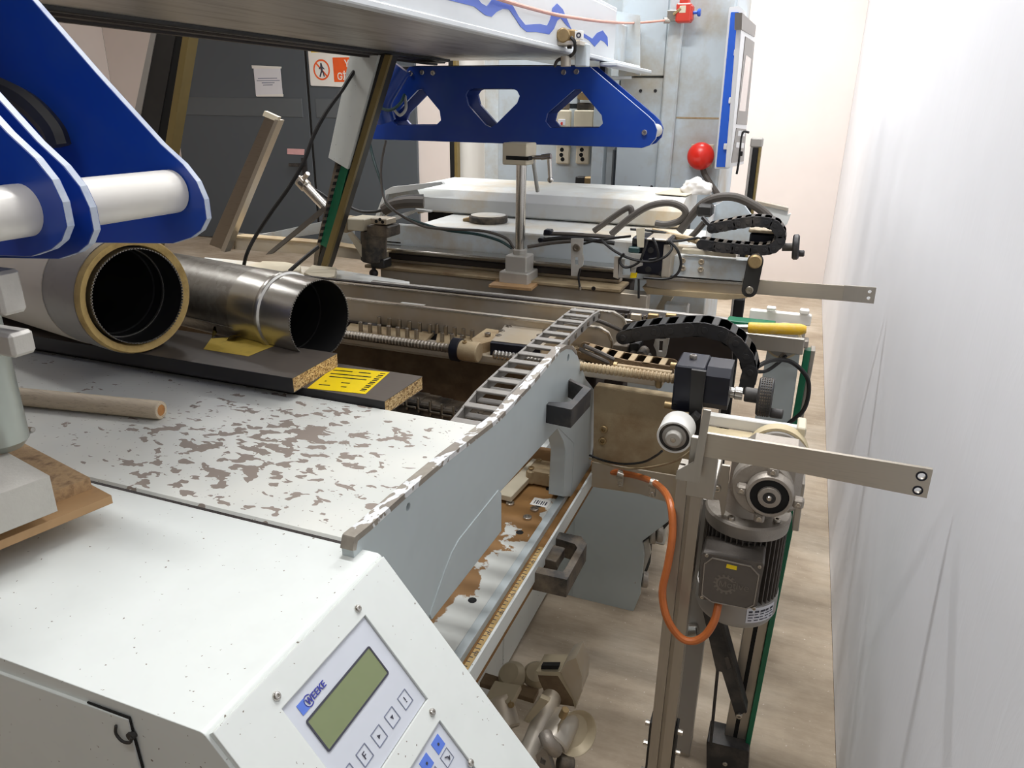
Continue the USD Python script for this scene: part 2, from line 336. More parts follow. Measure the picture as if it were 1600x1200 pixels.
# galvanised sheet with spangle
node_mat('galvanised', {
    'g': POS, 'v': ('voronoi_texture', {'scale': 130.0}), 's': ('separate_color', {}), 'r': ('rgb_ramp', {'ramp': [(0, lin((142, 139, 133))), (1, lin((158, 155, 149)))]}),
    'rr': ('rgb_ramp', {'ramp': [(0, (.34,) * 3), (1, (.42,) * 3)]}), 'p': ('principled_bsdf', {'metallic': .9})},
    [('g.position', 'v.vector'), ('v.color', 's.color'), ('s.g', 'r.fac'), ('s.r', 'rr.fac'), ('r.color', 'p.base_color'), ('rr.color', 'p.roughness')])
# plaster
def plaster(name, col, strength):
    node_mat(name, {
        'g': POS, 'n': ('noise_texture', {'scale': 3.0, 'detail': 5.0, 'roughness': .6}), 'mp': ('mapping', {'scale': (1, 1, .35), 'rotation': (.5, 0, 0)}), 'w': ('noise_texture', {'scale': 26.0, 'detail': 6.0, 'roughness': .62, 'distortion': .6}),
        'r': ('rgb_ramp', {'ramp': [(.3, tuple(np.array(lin(col)) * .955)), (.7, lin(col))]}), 'bp': ('bump', {'strength': strength, 'distance': .004}), 'p': ('principled_bsdf', {'roughness': .62, 'specular_ior_level': .3})},
        [('g.position', 'n.vector'), ('g.position', 'mp.vector'), ('mp.vector', 'w.vector'), ('n.fac', 'r.fac'), ('r.color', 'p.base_color'), ('w.fac', 'bp.height'), ('bp.normal', 'p.normal')])
plaster('plaster_side', (238, 239, 243), .16); plaster('plaster_back', (236, 226, 220), .12); plaster('plaster_ceiling', (236, 234, 230), .1)
# trodden concrete with pale scuffs and dark stains
node_mat('concrete', {
    'g': POS, 'n': ('noise_texture', {'scale': 2.6, 'detail': 8.0, 'roughness': .62}), 'mp': ('mapping', {'scale': (1.0, 5.0, 1), 'rotation': (0, 0, .35)}), 'n2': ('noise_texture', {'scale': 6.0, 'detail': 5.0, 'roughness': .7}),
    'n3': ('noise_texture', {'scale': 120.0, 'detail': 2.0}), 'r': ('rgb_ramp', {'ramp': [(.3, lin((156, 139, 118))), (.5, lin((182, 166, 145))), (.72, lin((202, 190, 172)))]}),
    'r2': ('rgb_ramp', {'ramp': [(.35, (.86, .85, .84)), (.55, (1, 1, 1)), (.75, (1.1, 1.1, 1.1))]}), 'r3': ('rgb_ramp', {'ramp': [(0, (0, 0, 0)), (.70, (0, 0, 0)), (.74, (.8, .8, .8))]}),
    'm': ('mix', {'mix_type': 'multiply', 'fac': 1.0}), 'm2': ('mix', {'color2': lin((216, 208, 196))}), 'bp': ('bump', {'strength': .2, 'distance': .002}), 'p': ('principled_bsdf', {'roughness': .72, 'specular_ior_level': .3})},
    [('g.position', 'n.vector'), ('g.position', 'mp.vector'), ('mp.vector', 'n2.vector'), ('g.position', 'n3.vector'), ('n.fac', 'r.fac'), ('n2.fac', 'r2.fac'), ('n3.fac', 'r3.fac'), ('r.color', 'm.color1'), ('r2.color', 'm.color2'),
     ('m.color', 'm2.color1'), ('r3.color', 'm2.fac'), ('m2.color', 'p.base_color'), ('n3.fac', 'bp.height'), ('bp.normal', 'p.normal')])
M['lamp_glow'] = usdkit.material(stage, '/World/Looks/lamp_glow', {'e': ('emission', {'color': (1, .965, .92), 'strength': 6.0})}, [], surface='e.emission')

# ---------------------------------------------------------------- the room
WX, BY = 0.232, 6.0
x0, y0 = -6.6, -6.0
struct('floor', [('slab', rbox((x0, y0, -.1), (WX, BY, 0), .001), 'concrete')])
struct('wall_right', [('plaster', rbox((WX, y0, 0), (WX + .15, BY, CEIL), .001), 'plaster_side')])
struct('wall_back', [('plaster', rbox((x0, BY, 0), (WX, BY + .15, CEIL), .001), 'plaster_back')])
struct('wall_left', [('plaster', rbox((x0 - .15, y0, 0), (x0, BY, CEIL), .001), 'plaster_back')])
struct('wall_front', [('plaster', rbox((x0, y0 - .15, 0), (WX, y0, CEIL), .001), 'plaster_back')])
struct('ceiling', [('slab', rbox((x0, y0, CEIL), (WX, BY, CEIL + .1), .001), 'plaster_ceiling')] +
       [('lamp_housing', rbox((x - .48, y - .09, CEIL - .07), (x + .48, y + .09, CEIL), .004), 'fixture_white') for x, y in LAMPS])

# double steel door in the back wall
D = PY(BY - .03)
t = Thing('door_1', kind='structure')
zt = 2.35
def dx(px, py): return D.uv(px, py)[0]
xl, xm, xr = dx(276, 190), dx(489, 240), dx(652, 240)
D2 = PY(BY - .035)
for a, b in ((xl, xm - .012), (xm + .012, xr)):
    lf = t.part('leaf', rbox((a, BY - .03, .01), (b, BY - .002, zt), .003), 'door_grey')
    for px, h in ((153, .16), (420, .13)):
        z = D.uv(300, px)[1] if False else at((a + b) * 0 + 400, px, Y=BY - .03)[2]
        t.part('rail', rbox((a + .06, BY - .036, z - h), (b - .06, BY - .029, z), .004), 'door_rail', lf)
t.part('gap_strip', rbox((xm - .012, BY - .028, .01), (xm + .012, BY - .004, zt), .001), 'hole_black')
h1, h2 = D.pt(457, 257), D.pt(476, 257)
hp = t.part('handle', cat([cyl(h2 + (0, -.06, 0), h2, .016), obox(h1 + (0, -.055, 0), h2 + (.02, -.055, 0), .025, .03, .006), rbox(h2 - (.03, .008, .12), h2 + (.03, 0, .06), .003)]), 'black_plastic', 'leaf')
t.part('sticker', D2.slab([(449, 232), (476, 233), (475, 242), (449, 241)], .002, .002), 'pink_label', 'leaf')

# notice and warning sign on the door
n = Thing('paper_notice', 'white printed sheet taped to the left leaf of the dark grey door', 'notice')
P = PY(BY - .037)
n.part('sheet', P.slab([(396, 106), (438, 105), (442, 149), (400, 150)], .001), 'paper')
n.part('lettering', cat([P.slab([(401 + a, y), (401 + b, y - .4), (401 + b, y + .7), (401 + a, y + 1.1)], .0006, .0006) for y, a, b in ((122, 2, 32), (125.5, 0, 36), (129, 8, 28), (132.5, 10, 25))]), 'print_grey')
n.part('tape', P.slab([(393, 102), (440, 104), (440, 107), (394, 107)], .001, .0015), 'white_plastic')
n.part('tape', P.slab([(400, 148), (443, 147), (443, 151), (401, 151)], .001, .0015), 'white_plastic')
s = Thing('warning_sign', 'orange and white no-pedestrians warning sign on the right leaf of the dark grey door', 'sign')
P = PY(BY - .042)
s.part('panel', P.slab([(480, 66), (584, 74), (589, 138), (485.5, 134)], .004, r=.012), 'white_plastic')
s.part('orange_field', P.slab([(519.5, 90), (577, 89), (580, 128), (522.5, 128)], .0012, .001), 'sign_orange')
s.part('yellow_band', P.slab([(485, 70), (580, 77), (580, 81), (486, 82)], .0012, .001), 'sign_yellow')
u, v = P.uv(502.5, 109); ro = abs(P.uv(502.5, 92.5)[1] - v)
bar = affinity.rotate(sbox(u - ro * .9, v - ro * .08, u + ro * .9, v + ro * .08), -45, origin=(u, v))
s.part('prohibition_ring', P.ext(ring2(u, v, ro, ro * .84).union(bar), .0012, .001), 'sign_orange')
k = ro
man = Point(u - .02 * k, v + .55 * k).buffer(.1 * k)
for a, b, w in (((0, .42), (.02, -.05), .12), ((.02, -.05), (-.22, -.62), .08), ((.02, -.05), (.2, -.3), .08), ((.2, -.3), (.26, -.6), .07), ((0, .36), (.3, .08), .06), ((0, .36), (-.26, .1), .06)):
    from shapely.geometry import LineString
    man = man.union(LineString([(u + a[0] * k, v + a[1] * k), (u + b[0] * k, v + b[1] * k)]).buffer(w * k))
s.part('walking_figure', P.ext(man, .0010, .0018), 'print_dark')
hh = abs(P.uv(545, 93)[1] - P.uv(545, 104)[1])
uy, vy = P.uv(538, 104.5); s.part('lettering', P.text('YAYA', hh, uy, vy, depth=.001, bold=True, off=.001, center=False), 'white_plastic')
uy, vy = P.uv(527, 124.5); s.part('lettering', P.text('GİREMEZ', hh, uy, vy, depth=.001, bold=True, off=.001, center=False), 'white_plastic')

# ---------------------------------------------------------------- near control box with keypad
ZP = .885
A, B = np.array((-.341, .533, ZP)), np.array((-.334, .297, ZP)); C = at(835, 1200, Y=.533)
c = Thing('control_box', 'white sheet-metal control box with sloping keypad front, nearest the camera', 'control box')
sl = (C - A) / np.linalg.norm(C - A); sl[1] = 0
E1 = A + sl * .36
prof = [(-1.5, ZP), (A[0], ZP), (E1[0], E1[2]), (E1[0] - .05, E1[2] - .03), (-.56, .50), (-.56, .02), (-1.5, .02)]
c.part('body', prism_y(prof, .297, .537, .007), 'white_paint')
FN = np.array([-sl[2], 0, sl[0]])
FP = Plane(A + FN * .0045, FN, (0, 1, 0))
_uv = FP.uv
def rect(u0, v0, u1, v1): return sbox(min(u0, u1), min(v0, v1), max(u0, u1), max(v0, v1))
ua, va = FP.uv(571, 962.5); ub, _ = FP.uv(441, 1107); _, vb = FP.uv(665, 1096)
disp = rect(ub, va, ua, vb)
u2, v2 = FP.uv(687.5, 1127); _, v3 = FP.uv(727, 1182); u3 = FP.uv(640, 1200)[0]
keyp = rect(ub, v2, u2, v3 - .02)
_, vtop = FP.uv(590, 872); _, vend = FP.uv(812, 1168)
sheet = sbox(-.530 + .297 + .0 - .001, -.335, .004, -.004)
fu0 = -.233; sheet = sbox(fu0, -.335, .0015, -.004)
c.part('fascia', FP.ext(sheet.difference(disp.buffer(.0006, join_style=2)).difference(keyp.buffer(.0006, join_style=2)), .0046), 'white_paint')
dp = c.part('display_plate', FP.ext(disp, .0006, -.0022), 'plate_grey', label='pale grey keypad plate with a green display')
L = [FP.uv(*q) for q in ((578.7, 1013.7), (606, 1050), (516, 1169), (484, 1126))]
lu0, lu1 = (L[2][0] + L[3][0]) / 2, (L[0][0] + L[1][0]) / 2; lv0, lv1 = (L[1][1] + L[2][1]) / 2, (L[0][1] + L[3][1]) / 2
lr = sbox(lu0, lv0, lu1, lv1)
c.part('display', FP.ext(lr.buffer(.0012), .0004, -.0017), 'lcd', dp)
c.part('display_frame', FP.ext(lr.buffer(.0022).difference(lr.buffer(.0006)), .0006, -.0013), 'print_dark', dp)
# maker's mark: blue flag, ring and lettering
lu, lv = FP.uv(472, 1108); cu, cv = FP.uv(482, 1097)
kk = .0052
flag = affinity.translate(Polygon([(-1.5 * kk, -.9 * kk), (.2 * kk, -.9 * kk), (.2 * kk, .9 * kk), (-1.5 * kk, .9 * kk)]), cu - .3 * kk, cv).difference(Point(cu + .45 * kk, cv).buffer(.78 * kk))
c.part('maker_mark', FP.ext(flag, .0003, -.0018), 'print_blue', dp)
arc = ring2(cu + .45 * kk, cv, .98 * kk, .80 * kk).difference(sbox(cu + .7 * kk, cv - .62 * kk, cu + 3 * kk, cv + .62 * kk))
wt = meshkit.text_mesh('WEEKE', .0052, .0004, True); bb = wt.bounds; wt.apply_translation((cu - .05 * kk - bb[0][0], cv - (bb[0][1] + bb[1][1]) / 2, -.0019))
c.part('maker_lettering', cat([FP.ext(arc, .0003, -.0018), FP.mesh(wt)]), 'print_navy', dp)
for px, py, sym in ((635.5, 1092, '!'), (615.5, 1120, 'dn'), (595, 1149, 'rt'), (572.5, 1179, 'F'), (549, 1211, 'v')):
    ku, kv = FP.uv(px, py); a = .0062
    kb = c.part('key', FP.ext(sbox(ku - a, kv - a, ku + a, kv + a).buffer(.0006).difference(sbox(ku - a, kv - a, ku + a, kv + a).buffer(-.0002)), .0004, -.0018), 'print_grey', dp)
    if sym in ('!', 'F'): sm = FP.text(sym, .0056, ku, kv, depth=.0004, off=-.0021)
    else:
        tr = Polygon([(-.0018, .0016), (.0018, .0016), (0, -.0018)] if sym == 'dn' else [(-.0016, .0018), (-.0016, -.0018), (.0018, 0)]); sm = FP.ext(affinity.translate(tr, ku, kv), .0004, -.0018)
    c.part('symbol', sm, 'print_dark', kb)
kp = c.part('keypad_plate', FP.ext(keyp, .0006, -.0022), 'plate_grey')
for px, py, blue in ((687, 1162, 1), (669, 1192, 1), (651, 1222, 1), (701, 1183, 0), (683, 1213, 0)):
    ku, kv = FP.uv(px, py); a = .0066
    sq = sbox(ku - a, kv - a * .9, ku + a, kv + a * .9)
    kb = c.part('key', FP.ext(sq if blue else sq.difference(sq.buffer(-.0006)), .0004, -.0018), 'print_blue' if blue else 'print_grey', kp)
    tr = Point(ku, kv).buffer(.0012) if blue else LineString([(ku - .002, kv + .002), (ku + .001, kv), (ku + .001, kv - .003), (ku + .003, kv - .001)]).buffer(.0005)
    c.part('symbol', FP.ext(tr, .0003, -.0014), 'print_dark', kb)
for px, py in ((559, 951), (432, 1088), (675, 1113), (735, 1192), (548, 1250)):
    u, v = FP.uv(px, py); c.part('screw', lathe([(.0038, 0), (.0036, .0012), (.0026, .0024), (.0013, .0027), (.0012, .0012)], FP.P3(u, v), FN, 16), 'bright_steel')
G = PY(.2965)
c.part('access_door', G.slab([(-400, 905), (203, 1122), (232, 1240), (-400, 1240)], .004, .0022), 'white_paint')
c.part('door_gap', G.slab([(138, 1095), (204.5, 1119.5), (226, 1200), (224, 1202), (202, 1122), (138, 1097)], .001, .0012), 'hole_black')
q = G.pt(200, 1140)
c.part('latch', cat([tube([G.pt(x, y, .004) for x, y in ((188, 1128), (188, 1140), (198, 1152), (210, 1154), (212, 1146))], .0012, 6, 4), cyl(G.pt(209, 1146), G.pt(209, 1146, .004), .0035, 12)]), 'dark_grey_metal')

# ---------------------------------------------------------------- chipped cover and side arm of the near drilling unit
c = Thing('cover_panel', 'chipped white steel cover panel under the boards and wooden rod', 'cover panel')
c.part('sheet', rbox((-1.6, .5445, ZP - .022), (-.3735, .8625, ZP), .003), 'white_chipped')
c.part('seam_gap', rbox((-1.6, .5376, ZP - .03), (-.374, .5445, ZP - .002), .0005), 'rail_dark')
c.part('lip', rbox((-1.6, .845, ZP - .09), (-.3735, .8615, ZP - .02), .002), 'white_paint')
q = at(38, 672, Z=ZP)
c.part('slot', rbox(q + (-.02, -.008, -.004), q + (.012, .008, .0006), .002), 'hole_black')
c.part('slot_bolt', cyl(q + (-.012, 0, 0), q + (.016, .001, .003), .0035, 10), 'bright_steel', 'slot')

XA = -.36
W = PX(XA)
a = Thing('machine_side_panel', 'grey painted side arm with worn bare top edge beside the chipped cover', 'machine arm')
top = [(577, 825), (640, 768), (700, 717), (780, 655), (830, 602), (875, 548), (885, 542), (894, 543), (901, 552)]
outl = top + [(915, 592), (930, 611), (928, 690), (922, 735), (893, 776), (897, 693), (872, 668), (780, 770), (780, 778), (712, 850), (702, 870), (690, 905), (671, 965), (655, 1000), (560, 940), (552, 862), (556, 842)]
hole = lambda px, py, r: Point(*W.uv(px, py)).buffer(r, quad_segs=5)
a.part('plate', W.slab(outl, .013, holes=[hole(638, 792, .0048), hole(888, 559, .007)]), 'grey_paint')
a.each('hole_shadow', [cyl(W.pt(x, y, -.0125), W.pt(x, y, -.0115), r) for x, y, r in ((638, 792, .006), (888, 559, .008))], 'hole_black')
e = [np.array(W.uv(*q)) for q in [(553, 860), (556, 842)] + top]
ed = LineString(e).buffer(.0035, cap_style=2).simplify(.0002)
a.part('worn_edge', PX(XA + .0006).ext(ed, .0142), 'worn_edge', label='bare worn top edge with white primer patches')
a.part('fold_flap', PX(XA - .002).slab([(776, 765), (780, 770), (780, 829), (671, 967), (668, 960), (692, 890), (703, 862), (714, 842)], .006, .0035), 'grey_paint')
a.part('pillar_edge', W.slab([(870, 667), (874, 668), (897, 693), (893, 776), (880, 776), (884, 704), (881, 690)], .03, -.0005), 'grey_paint')
hz = .822
Hp = PZ(hz)
a.part('handle', Hp.slab([(840, 634), (848, 631), (893, 640), (924, 607), (888, 590), (884, 592)], .034, holes=[[(853, 628), (884, 592), (911, 605), (893, 626), (884, 628)]], r=.002), 'black_plastic')

# ---------------------------------------------------------------- bed beam with rule
b = Thing('bed_beam', 'long white machine bed beam with brown dust and a measuring rule in its groove', 'machine bed')
YB0, YB1 = .45, 1.478
ZL = .56
b.part('ledge', prism_y([(-0.7133, ZL), (-0.3780, ZL), (-0.3780, ZL - .05), (-0.7133, ZL - .05)], YB0, YB1), 'dusty_ledge')
b.part('inner_rim', prism_y([(-0.3789, ZL + .001), (-0.3647, ZL + .001), (-0.3647, ZL - .03), (-0.3789, ZL - .03)], YB0, YB1), 'grey_paint')
b.part('groove', prism_y([(-0.3647, ZL - .012), (-0.3459, ZL - .012), (-0.3459, ZL - .05), (-0.3647, ZL - .05)], YB0, YB1), 'brown_dust')
b.part('outer_rim', prism_y([(-0.3468, ZL - .002), (-0.3424, ZL - .002), (-0.3424, ZL - .034), (-0.3468, ZL - .034)], YB0, YB1 + .02), 'white_paint')
b.part('under_strip', prism_y([(-0.3459, ZL - .034), (-0.3424, ZL - .034), (-0.3566, ZL - .075), (-0.3834, ZL - .075), (-0.3834, ZL - .034)], YB0, YB1), 'brown_dust')
ru = b.part('rule', rbox((-0.3602, .5, ZL - .012), (-0.3495, 1.10, ZL - .0108), .0003), 'tape_rule', label='yellowed measuring rule')
RP = PZ(ZL - .0108)
mk = [RP.ext(sbox(-0.3602, y, -.3602 + (.0055 if i % 5 else .008), y + .0012), .0004, .0004) for i, y in enumerate(np.arange(.51, 1.095, .01))]
b.part('graduation', cat(mk), 'print_dark', ru, kind='stuff')
b.part('numeral', cat([RP.text(str(10 * (i % 9 + 1)), .0065, -0.3526, y, rot=-PI / 2, depth=.0003, off=.0001) for i, y in enumerate(np.arange(.55, 1.09, .05))]), 'print_dark', ru, kind='stuff')
for k, (ya, yb) in enumerate(((.45, .93), (.935, 1.335), (1.34, 1.70))):
    b.part('base_panel', rbox((-.56, ya, .012), (-.52, yb, .49), .002), 'white_paint')
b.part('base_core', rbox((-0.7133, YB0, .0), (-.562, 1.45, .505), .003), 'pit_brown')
b.part('tee_slot', prism_y([(-0.3834, ZL - .075), (-0.3566, ZL - .075), (-0.4547, ZL - .09), (-0.4815, ZL - .06)], YB0, 1.47), 'white_paint')
for px, py, kind in ((797, 788, 0), (824, 810, 0), (835, 797, 0), (812, 832, 1), (738, 938, 1), (716, 789, 0), (858, 764, 1), (842, 790, 1)):
    p = at(px, py, Z=ZL)
    if kind: b.part('bolt_hole', cyl(p + (0, 0, -.002), p + (0, 0, .0006), .007, 16), 'hole_black')
    else: b.part('bolt', bolt(p, (0, 0, 1), .0085, .005, 14), 'nickel')
p = at(845, 785, Z=ZL)
b.part('barcode_label', rbox(p + (-.018, -.016, 0), p + (.018, .014, .0008), .0003), 'white_plastic')
b.part('bar', cat([rbox(p + (-.012 + i * .0045, -.010, .0006), p + (-.0105 + i * .0045 + .001 * (i % 2), .004, .0012), .0001) for i in range(6)]), 'print_dark', 'barcode_label', kind='stuff')
lx = at(840, 745, Z=ZL + .05)
b.part('side_channel', cat([obox(at(788, 778, Z=ZL + .012), at(842, 722, Z=ZL + .012), .03, .012)]), 'cream')
Hp = PZ(.545)
hd = b.part('handle', Hp.slab([(828, 893), (886, 906), (917, 850), (908, 838), (862, 829), (860, 838), (898, 850), (902, 856), (880, 893), (834, 884)], .036, r=.001), 'dusty_black', label='dusty black bow handle')
b.part('handle_bracket', cat([obox(at(845, 866, Z=.527), at(876, 874, Z=.527), .05, .02), cyl(at(866, 888, Z=.52), at(876, 868, Z=.52), .006)]), 'dusty_black', hd)

cl = Thing('clamp_block', 'brown dusty cast clamp block with socket screws inside the arch of the side arm', 'clamp block')
p = at(848, 760, Z=ZL + .002)
cl.part('body', cat([rbox(p + (-.034, -.002, 0), p + (.026, .05, .036), .004), rbox(p + (-.037, -.006, .0), p + (-.018, .010, .034), .005), rbox(p + (.010, -.006, 0), p + (.029, .010, .034), .005)]), 'tan_casting')
for dxx, dyy in ((-.027, .003), (.019, .003), (-.024, .042), (.02, .042)): cl.part('screw', bolt(p + (dxx, dyy, .035), (0, 0, 1), .0065, .003, 14), 'brass')

# ---------------------------------------------------------------- things lying on the cover
r_ = Thing('wooden_rod', 'round pale wooden rod lying on the chipped white cover', 'rod')
pa, pb = at(-110, 606, Z=ZP + .0135), at(252, 641, Z=ZP + .0135)
r_.part('shaft', lathe([(.013, 0), (.013, np.linalg.norm(pb - pa) - .002), (.0118, np.linalg.norm(pb - pa)), (.008, np.linalg.norm(pb - pa)), (.008, np.linalg.norm(pb - pa) - .003)], pa, pb - pa, 24), 'wood_dowel')
dn = (pb - pa) / np.linalg.norm(pb - pa)
r_.part('core', cyl(pb - dn * .012, pb - dn * .0006, .0085, 20), 'dowel_core', label='orange brown end of the core')

YBd = .868
b2 = Thing('chipboard_strip', 'lower dark chipboard strip with the bright yellow printed label', 'board')
def strip(th, zt, endpx, backpx, xl, label_px=None, faded=False, skew=0.0):
    t = b2
    e = at(endpx[0], endpx[1], Z=zt); k = at(backpx[0], backpx[1], Z=zt)
    dr = (k - e)[:2]; wv = dr / np.linalg.norm(dr); wid = np.linalg.norm(dr); lv = np.array([-wv[1], wv[0]]) if True else None
    if lv[0] > 0: lv = -lv
    lv = np.array([-1.0, .004]); lv /= np.linalg.norm(lv)
    c0 = e[:2]; ln = abs(xl - e[0])
    poly = lambda a, b_: [tuple(c0 + wv * b_[0] + lv * a[0]), tuple(c0 + wv * b_[1] + lv * a[0]), tuple(c0 + wv * b_[1] + lv * a[1]), tuple(c0 + wv * b_[0] + lv * a[1])]
    Z = PZ(zt)
    t.part('core', Z.ext(Polygon(poly((.0004, ln), (.0006, wid - .0006))), th - .0016, -.0008), 'chipboard')
    t.part('top_laminate', Z.ext(Polygon(poly((0, ln), (0, wid))), .0008), 'laminate_dark')
    t.part('bottom_laminate', Z.ext(Polygon(poly((0, ln), (0, wid))), .0008, -th + .0008), 'laminate_dark')
    t.part('edge_band', Z.ext(Polygon(poly((0, ln), (-.0008, .0006))), th - .0002, -.0001), 'laminate_black')
    return Z
ZB2 = ZP + .012
Z2 = strip(.022, ZB2, (601, 627), (660, 588), -1.5)
lb = b2.part('label', Z2.slab([(522, 574), (609, 582), (571, 616), (480, 607)], .0004, .0006), 'label_yellow')
def at2(f, g):  # point of the label: f along its width, g down
    q = [np.array(x, float) for x in ((524, 575), (607, 582.5), (569, 615), (482, 606))]
    return tuple((q[0] * (1 - f) + q[1] * f) * (1 - g) + (q[3] * (1 - f) + q[2] * f) * g)
lines = []
for g, f0, f1 in ((.10, .02, .38), (.10, .5, .72), (.26, .05, .80), (.40, .1, .78), (.62, .42, .58), (.80, .1, .3), (.80, .5, .6), (.62, .12, .15)):
    lines.append(Z2.slab([at2(f0, g), at2(f1, g), at2(f1, g + .035), at2(f0, g + .035)], .0003, .0008))
for i in range(11):
    g = .06 + i * .083; lines.append(Z2.slab([at2(.88, g), at2(.975, g), at2(.975, g + .03 + .02 * (i % 2)), at2(.88, g + .03 + .02 * (i % 2))], .0003, .0008))
b2.part('print', cat(lines), 'label_black', lb, kind='stuff')
b2 = Thing('chipboard_strip', 'upper dark chipboard strip with the torn faded yellow label, under the insulated duct', 'board')
ZB1 = ZB2 + .023
Z1 = strip(.023, ZB1, (457, 591), (527, 552), -1.5)
lb = b2.part('label', Z1.slab([(318, 546), (330, 529), (350, 528), (385, 527), (428, 541), (388, 557)], .0004, .0006), 'label_faded', label='torn faded yellow label')
b2.each('torn_flap', ([trimesh.Trimesh([Z1.pt(354, 533, .001), Z1.pt(372, 536, .012), Z1.pt(388, 528, .010), Z1.pt(366, 526, .001), Z1.pt(360, 530, .006)], [(0, 1, 4), (4, 1, 2), (4, 2, 3), (0, 4, 3), (0, 4, 1), (4, 2, 1), (4, 3, 2)], process=False),
                     trimesh.Trimesh([Z1.pt(331, 530, .001), Z1.pt(340, 527, .008), Z1.pt(338, 519, .016), Z1.pt(334, 523, .010)], [(0, 1, 3), (1, 2, 3), (0, 3, 1), (1, 3, 2)], process=False)]), 'label_faded', lb)

def rim_teeth(p, ax, r, n, L=.004):
    """short crimped teeth round a pipe mouth"""
    a, c_, d = frame_of(ax); out = []
    for k in range(n):
        t_ = 2 * PI * k / n; q = p + r * (math.cos(t_) * a + math.sin(t_) * c_); w = 2 * PI * r / n
        out.append(obox(q, q + d * L, w * .55, .0012, .0001, up=(q - p)))
    return cat(out)
def duct_axis(th): return np.array([math.cos(math.radians(th)), -math.sin(math.radians(th)), 0])
ax = duct_axis(11)
R2 = .066
mc = at(500, 499, Z=ZB2 + R2 + .001)
g = Thing('galvanised_duct', 'bare galvanised round duct with a silver collar, behind the chipboard strips', 'duct')
g.part('pipe', lathe_open([(R2 - .002, .145), (R2 + .0003, .145), (R2 + .0003, .9), (R2 - .002, .9), (R2 - .002, .145)], mc, -ax), 'galvanised')
g.part('collar', lathe_open([(R2 - .001, 0), (R2, 0), (R2 + .0005, .07), (R2 + .004, .072), (R2 + .005, .077), (R2 + .004, .082), (R2 + .001, .084), (R2 + .001, .15), (R2 - .001, .15)], mc, -ax, 48), 'collar_steel', label='shiny collar with a raised bead')
g.part('lining', lathe_open([(R2 - .0012, .001), (R2 - .0025, .03), (R2 - .0025, .9)], mc, -ax), 'duct_inside')
g.part('inner_sleeve', pipe(mc - ax * .062, -ax, .3, R2 - .003, R2 - .006), 'duct_inside')
g.part('crimped_rim', rim_teeth(mc - ax * .002, ax, R2 - .0006, 90), 'galvanised', kind='stuff')
g.part('seam', cat([obox(mc - ax * .15 + R2 * 1.005 * np.array([-.1, -.93, -.36]), mc - ax * .88 + R2 * 1.005 * np.array([-.1, -.93, -.36]), .004, .0015)]), 'galvanised')
ax1 = duct_axis(12)
g = Thing('insulated_duct', 'larger round duct with yellow foam insulation showing around its open mouth', 'duct')
R1, RF = .075, .093
m1 = at(216, 463, Z=ZB1 + RF)
g.part('outer_shell', lathe_open([(RF - .002, .012), (RF, .012), (RF, .105), (RF - .0025, .105), (RF - .0025, .012)], m1, -ax1, 48), 'duct_grey')
g.part('outer_sleeve', lathe_open([(RF - .003, .10), (RF + .0012, .10), (RF + .0012, .9), (RF - .003, .9)], m1, -ax1, 48), 'duct_white')
g.part('foam', lathe_open([(R1 + .0015, .016), (R1 + .004, .004), (RF - .004, .0), (RF - .001, .006), (RF - .0022, .02), (RF - .003, .85), (R1 + .001, .85), (R1 + .0015, .016)], m1, -ax1, 56), 'foam')
g.part('inner_pipe', lathe_open([(R1 - .0015, -.002), (R1, -.002), (R1, .9), (R1 - .0015, .9), (R1 - .0015, -.002)], m1, -ax1, 48), 'galvanised')
g.part('lining', lathe_open([(R1 - .0018, -.001), (R1 - .0022, .04), (R1 - .0022, .9)], m1, -ax1), 'duct_inside')
g.part('inner_sleeve', pipe(m1 - ax1 * .07, -ax1, .3, R1 - .003, R1 - .006), 'duct_inside')
g.part('bead', pipe(m1 - ax1 * .045, -ax1, .004, R1 - .0018, R1 - .004), 'galvanised')
g.part('crimped_rim', rim_teeth(m1 + ax1 * .001, ax1, R1 - .0008, 96, .004), 'galvanised', kind='stuff')

# ---------------------------------------------------------------- near press arm, column and pad
YA, YBp, YC = .60, .468, .438
na = Thing('overhead_press', 'near blue press arm of thick rounded plates joined by white tubes, at the upper left', 'press arm')
A_px = [(-400, -12), (-30, -12), (39, -12), (50, 0), (150, 115), (250, 225), (285, 257), (306, 284), (318, 312), (322, 342), (313, 360), (298, 371), (270, 380), (150, 379), (60, 372), (-400, 330)]
def arm_plate(Y, th, shift):
    P = PY(YA); pl = P.poly(A_px, r=0); pl = affinity.translate(pl, *shift); return PY(Y).ext(pl, th, 0), pl
sh = {}
PA = PY(YA); tipA = np.array(PA.uv(322, 335))
for nm, Y, tip in (('A', YA, (322, 335)), ('B', YBp, (145, 352)), ('C', YC, (103, 345))):
    tu = np.array(PY(Y).uv(*tip)); m_, pl = arm_plate(Y, .008, tuple(tu - tipA))
    na.part('plate', m_, 'blue_paint')
    na.part('edge', PY(Y).ext(pl.exterior.buffer(.0004).intersection(pl.buffer(.0007)), .0066, -.0007), 'blue_edge', f'plate' if nm == 'A' else f'plate_{"ABC".index(nm):03d}', label='pale worn plate edge')
q = PA.pt(295, 303); q[2] = (PA.pt(290, 266)[2] + PA.pt(296, 334)[2]) / 2; q[0] = PA.pt(270, 300)[0]
rT = (PA.pt(290, 266)[2] - PA.pt(296, 334)[2]) / 2
na.part('spacer_tube', cyl(q + (0, -.001, 0), (q[0], YBp + .008, q[2]), rT, 32), 'tube_white', label='white spacer tube between the plates')
na.part('spacer_tube', cyl((q[0], YC, q[2]), (q[0], YC - .10, q[2]), rT, 32), 'tube_white')
na.part('bolt', cyl((q[0] + .01, YC + .008, q[2] - .002), (q[0] + .01, YBp, q[2] - .002), .006), 'brass')
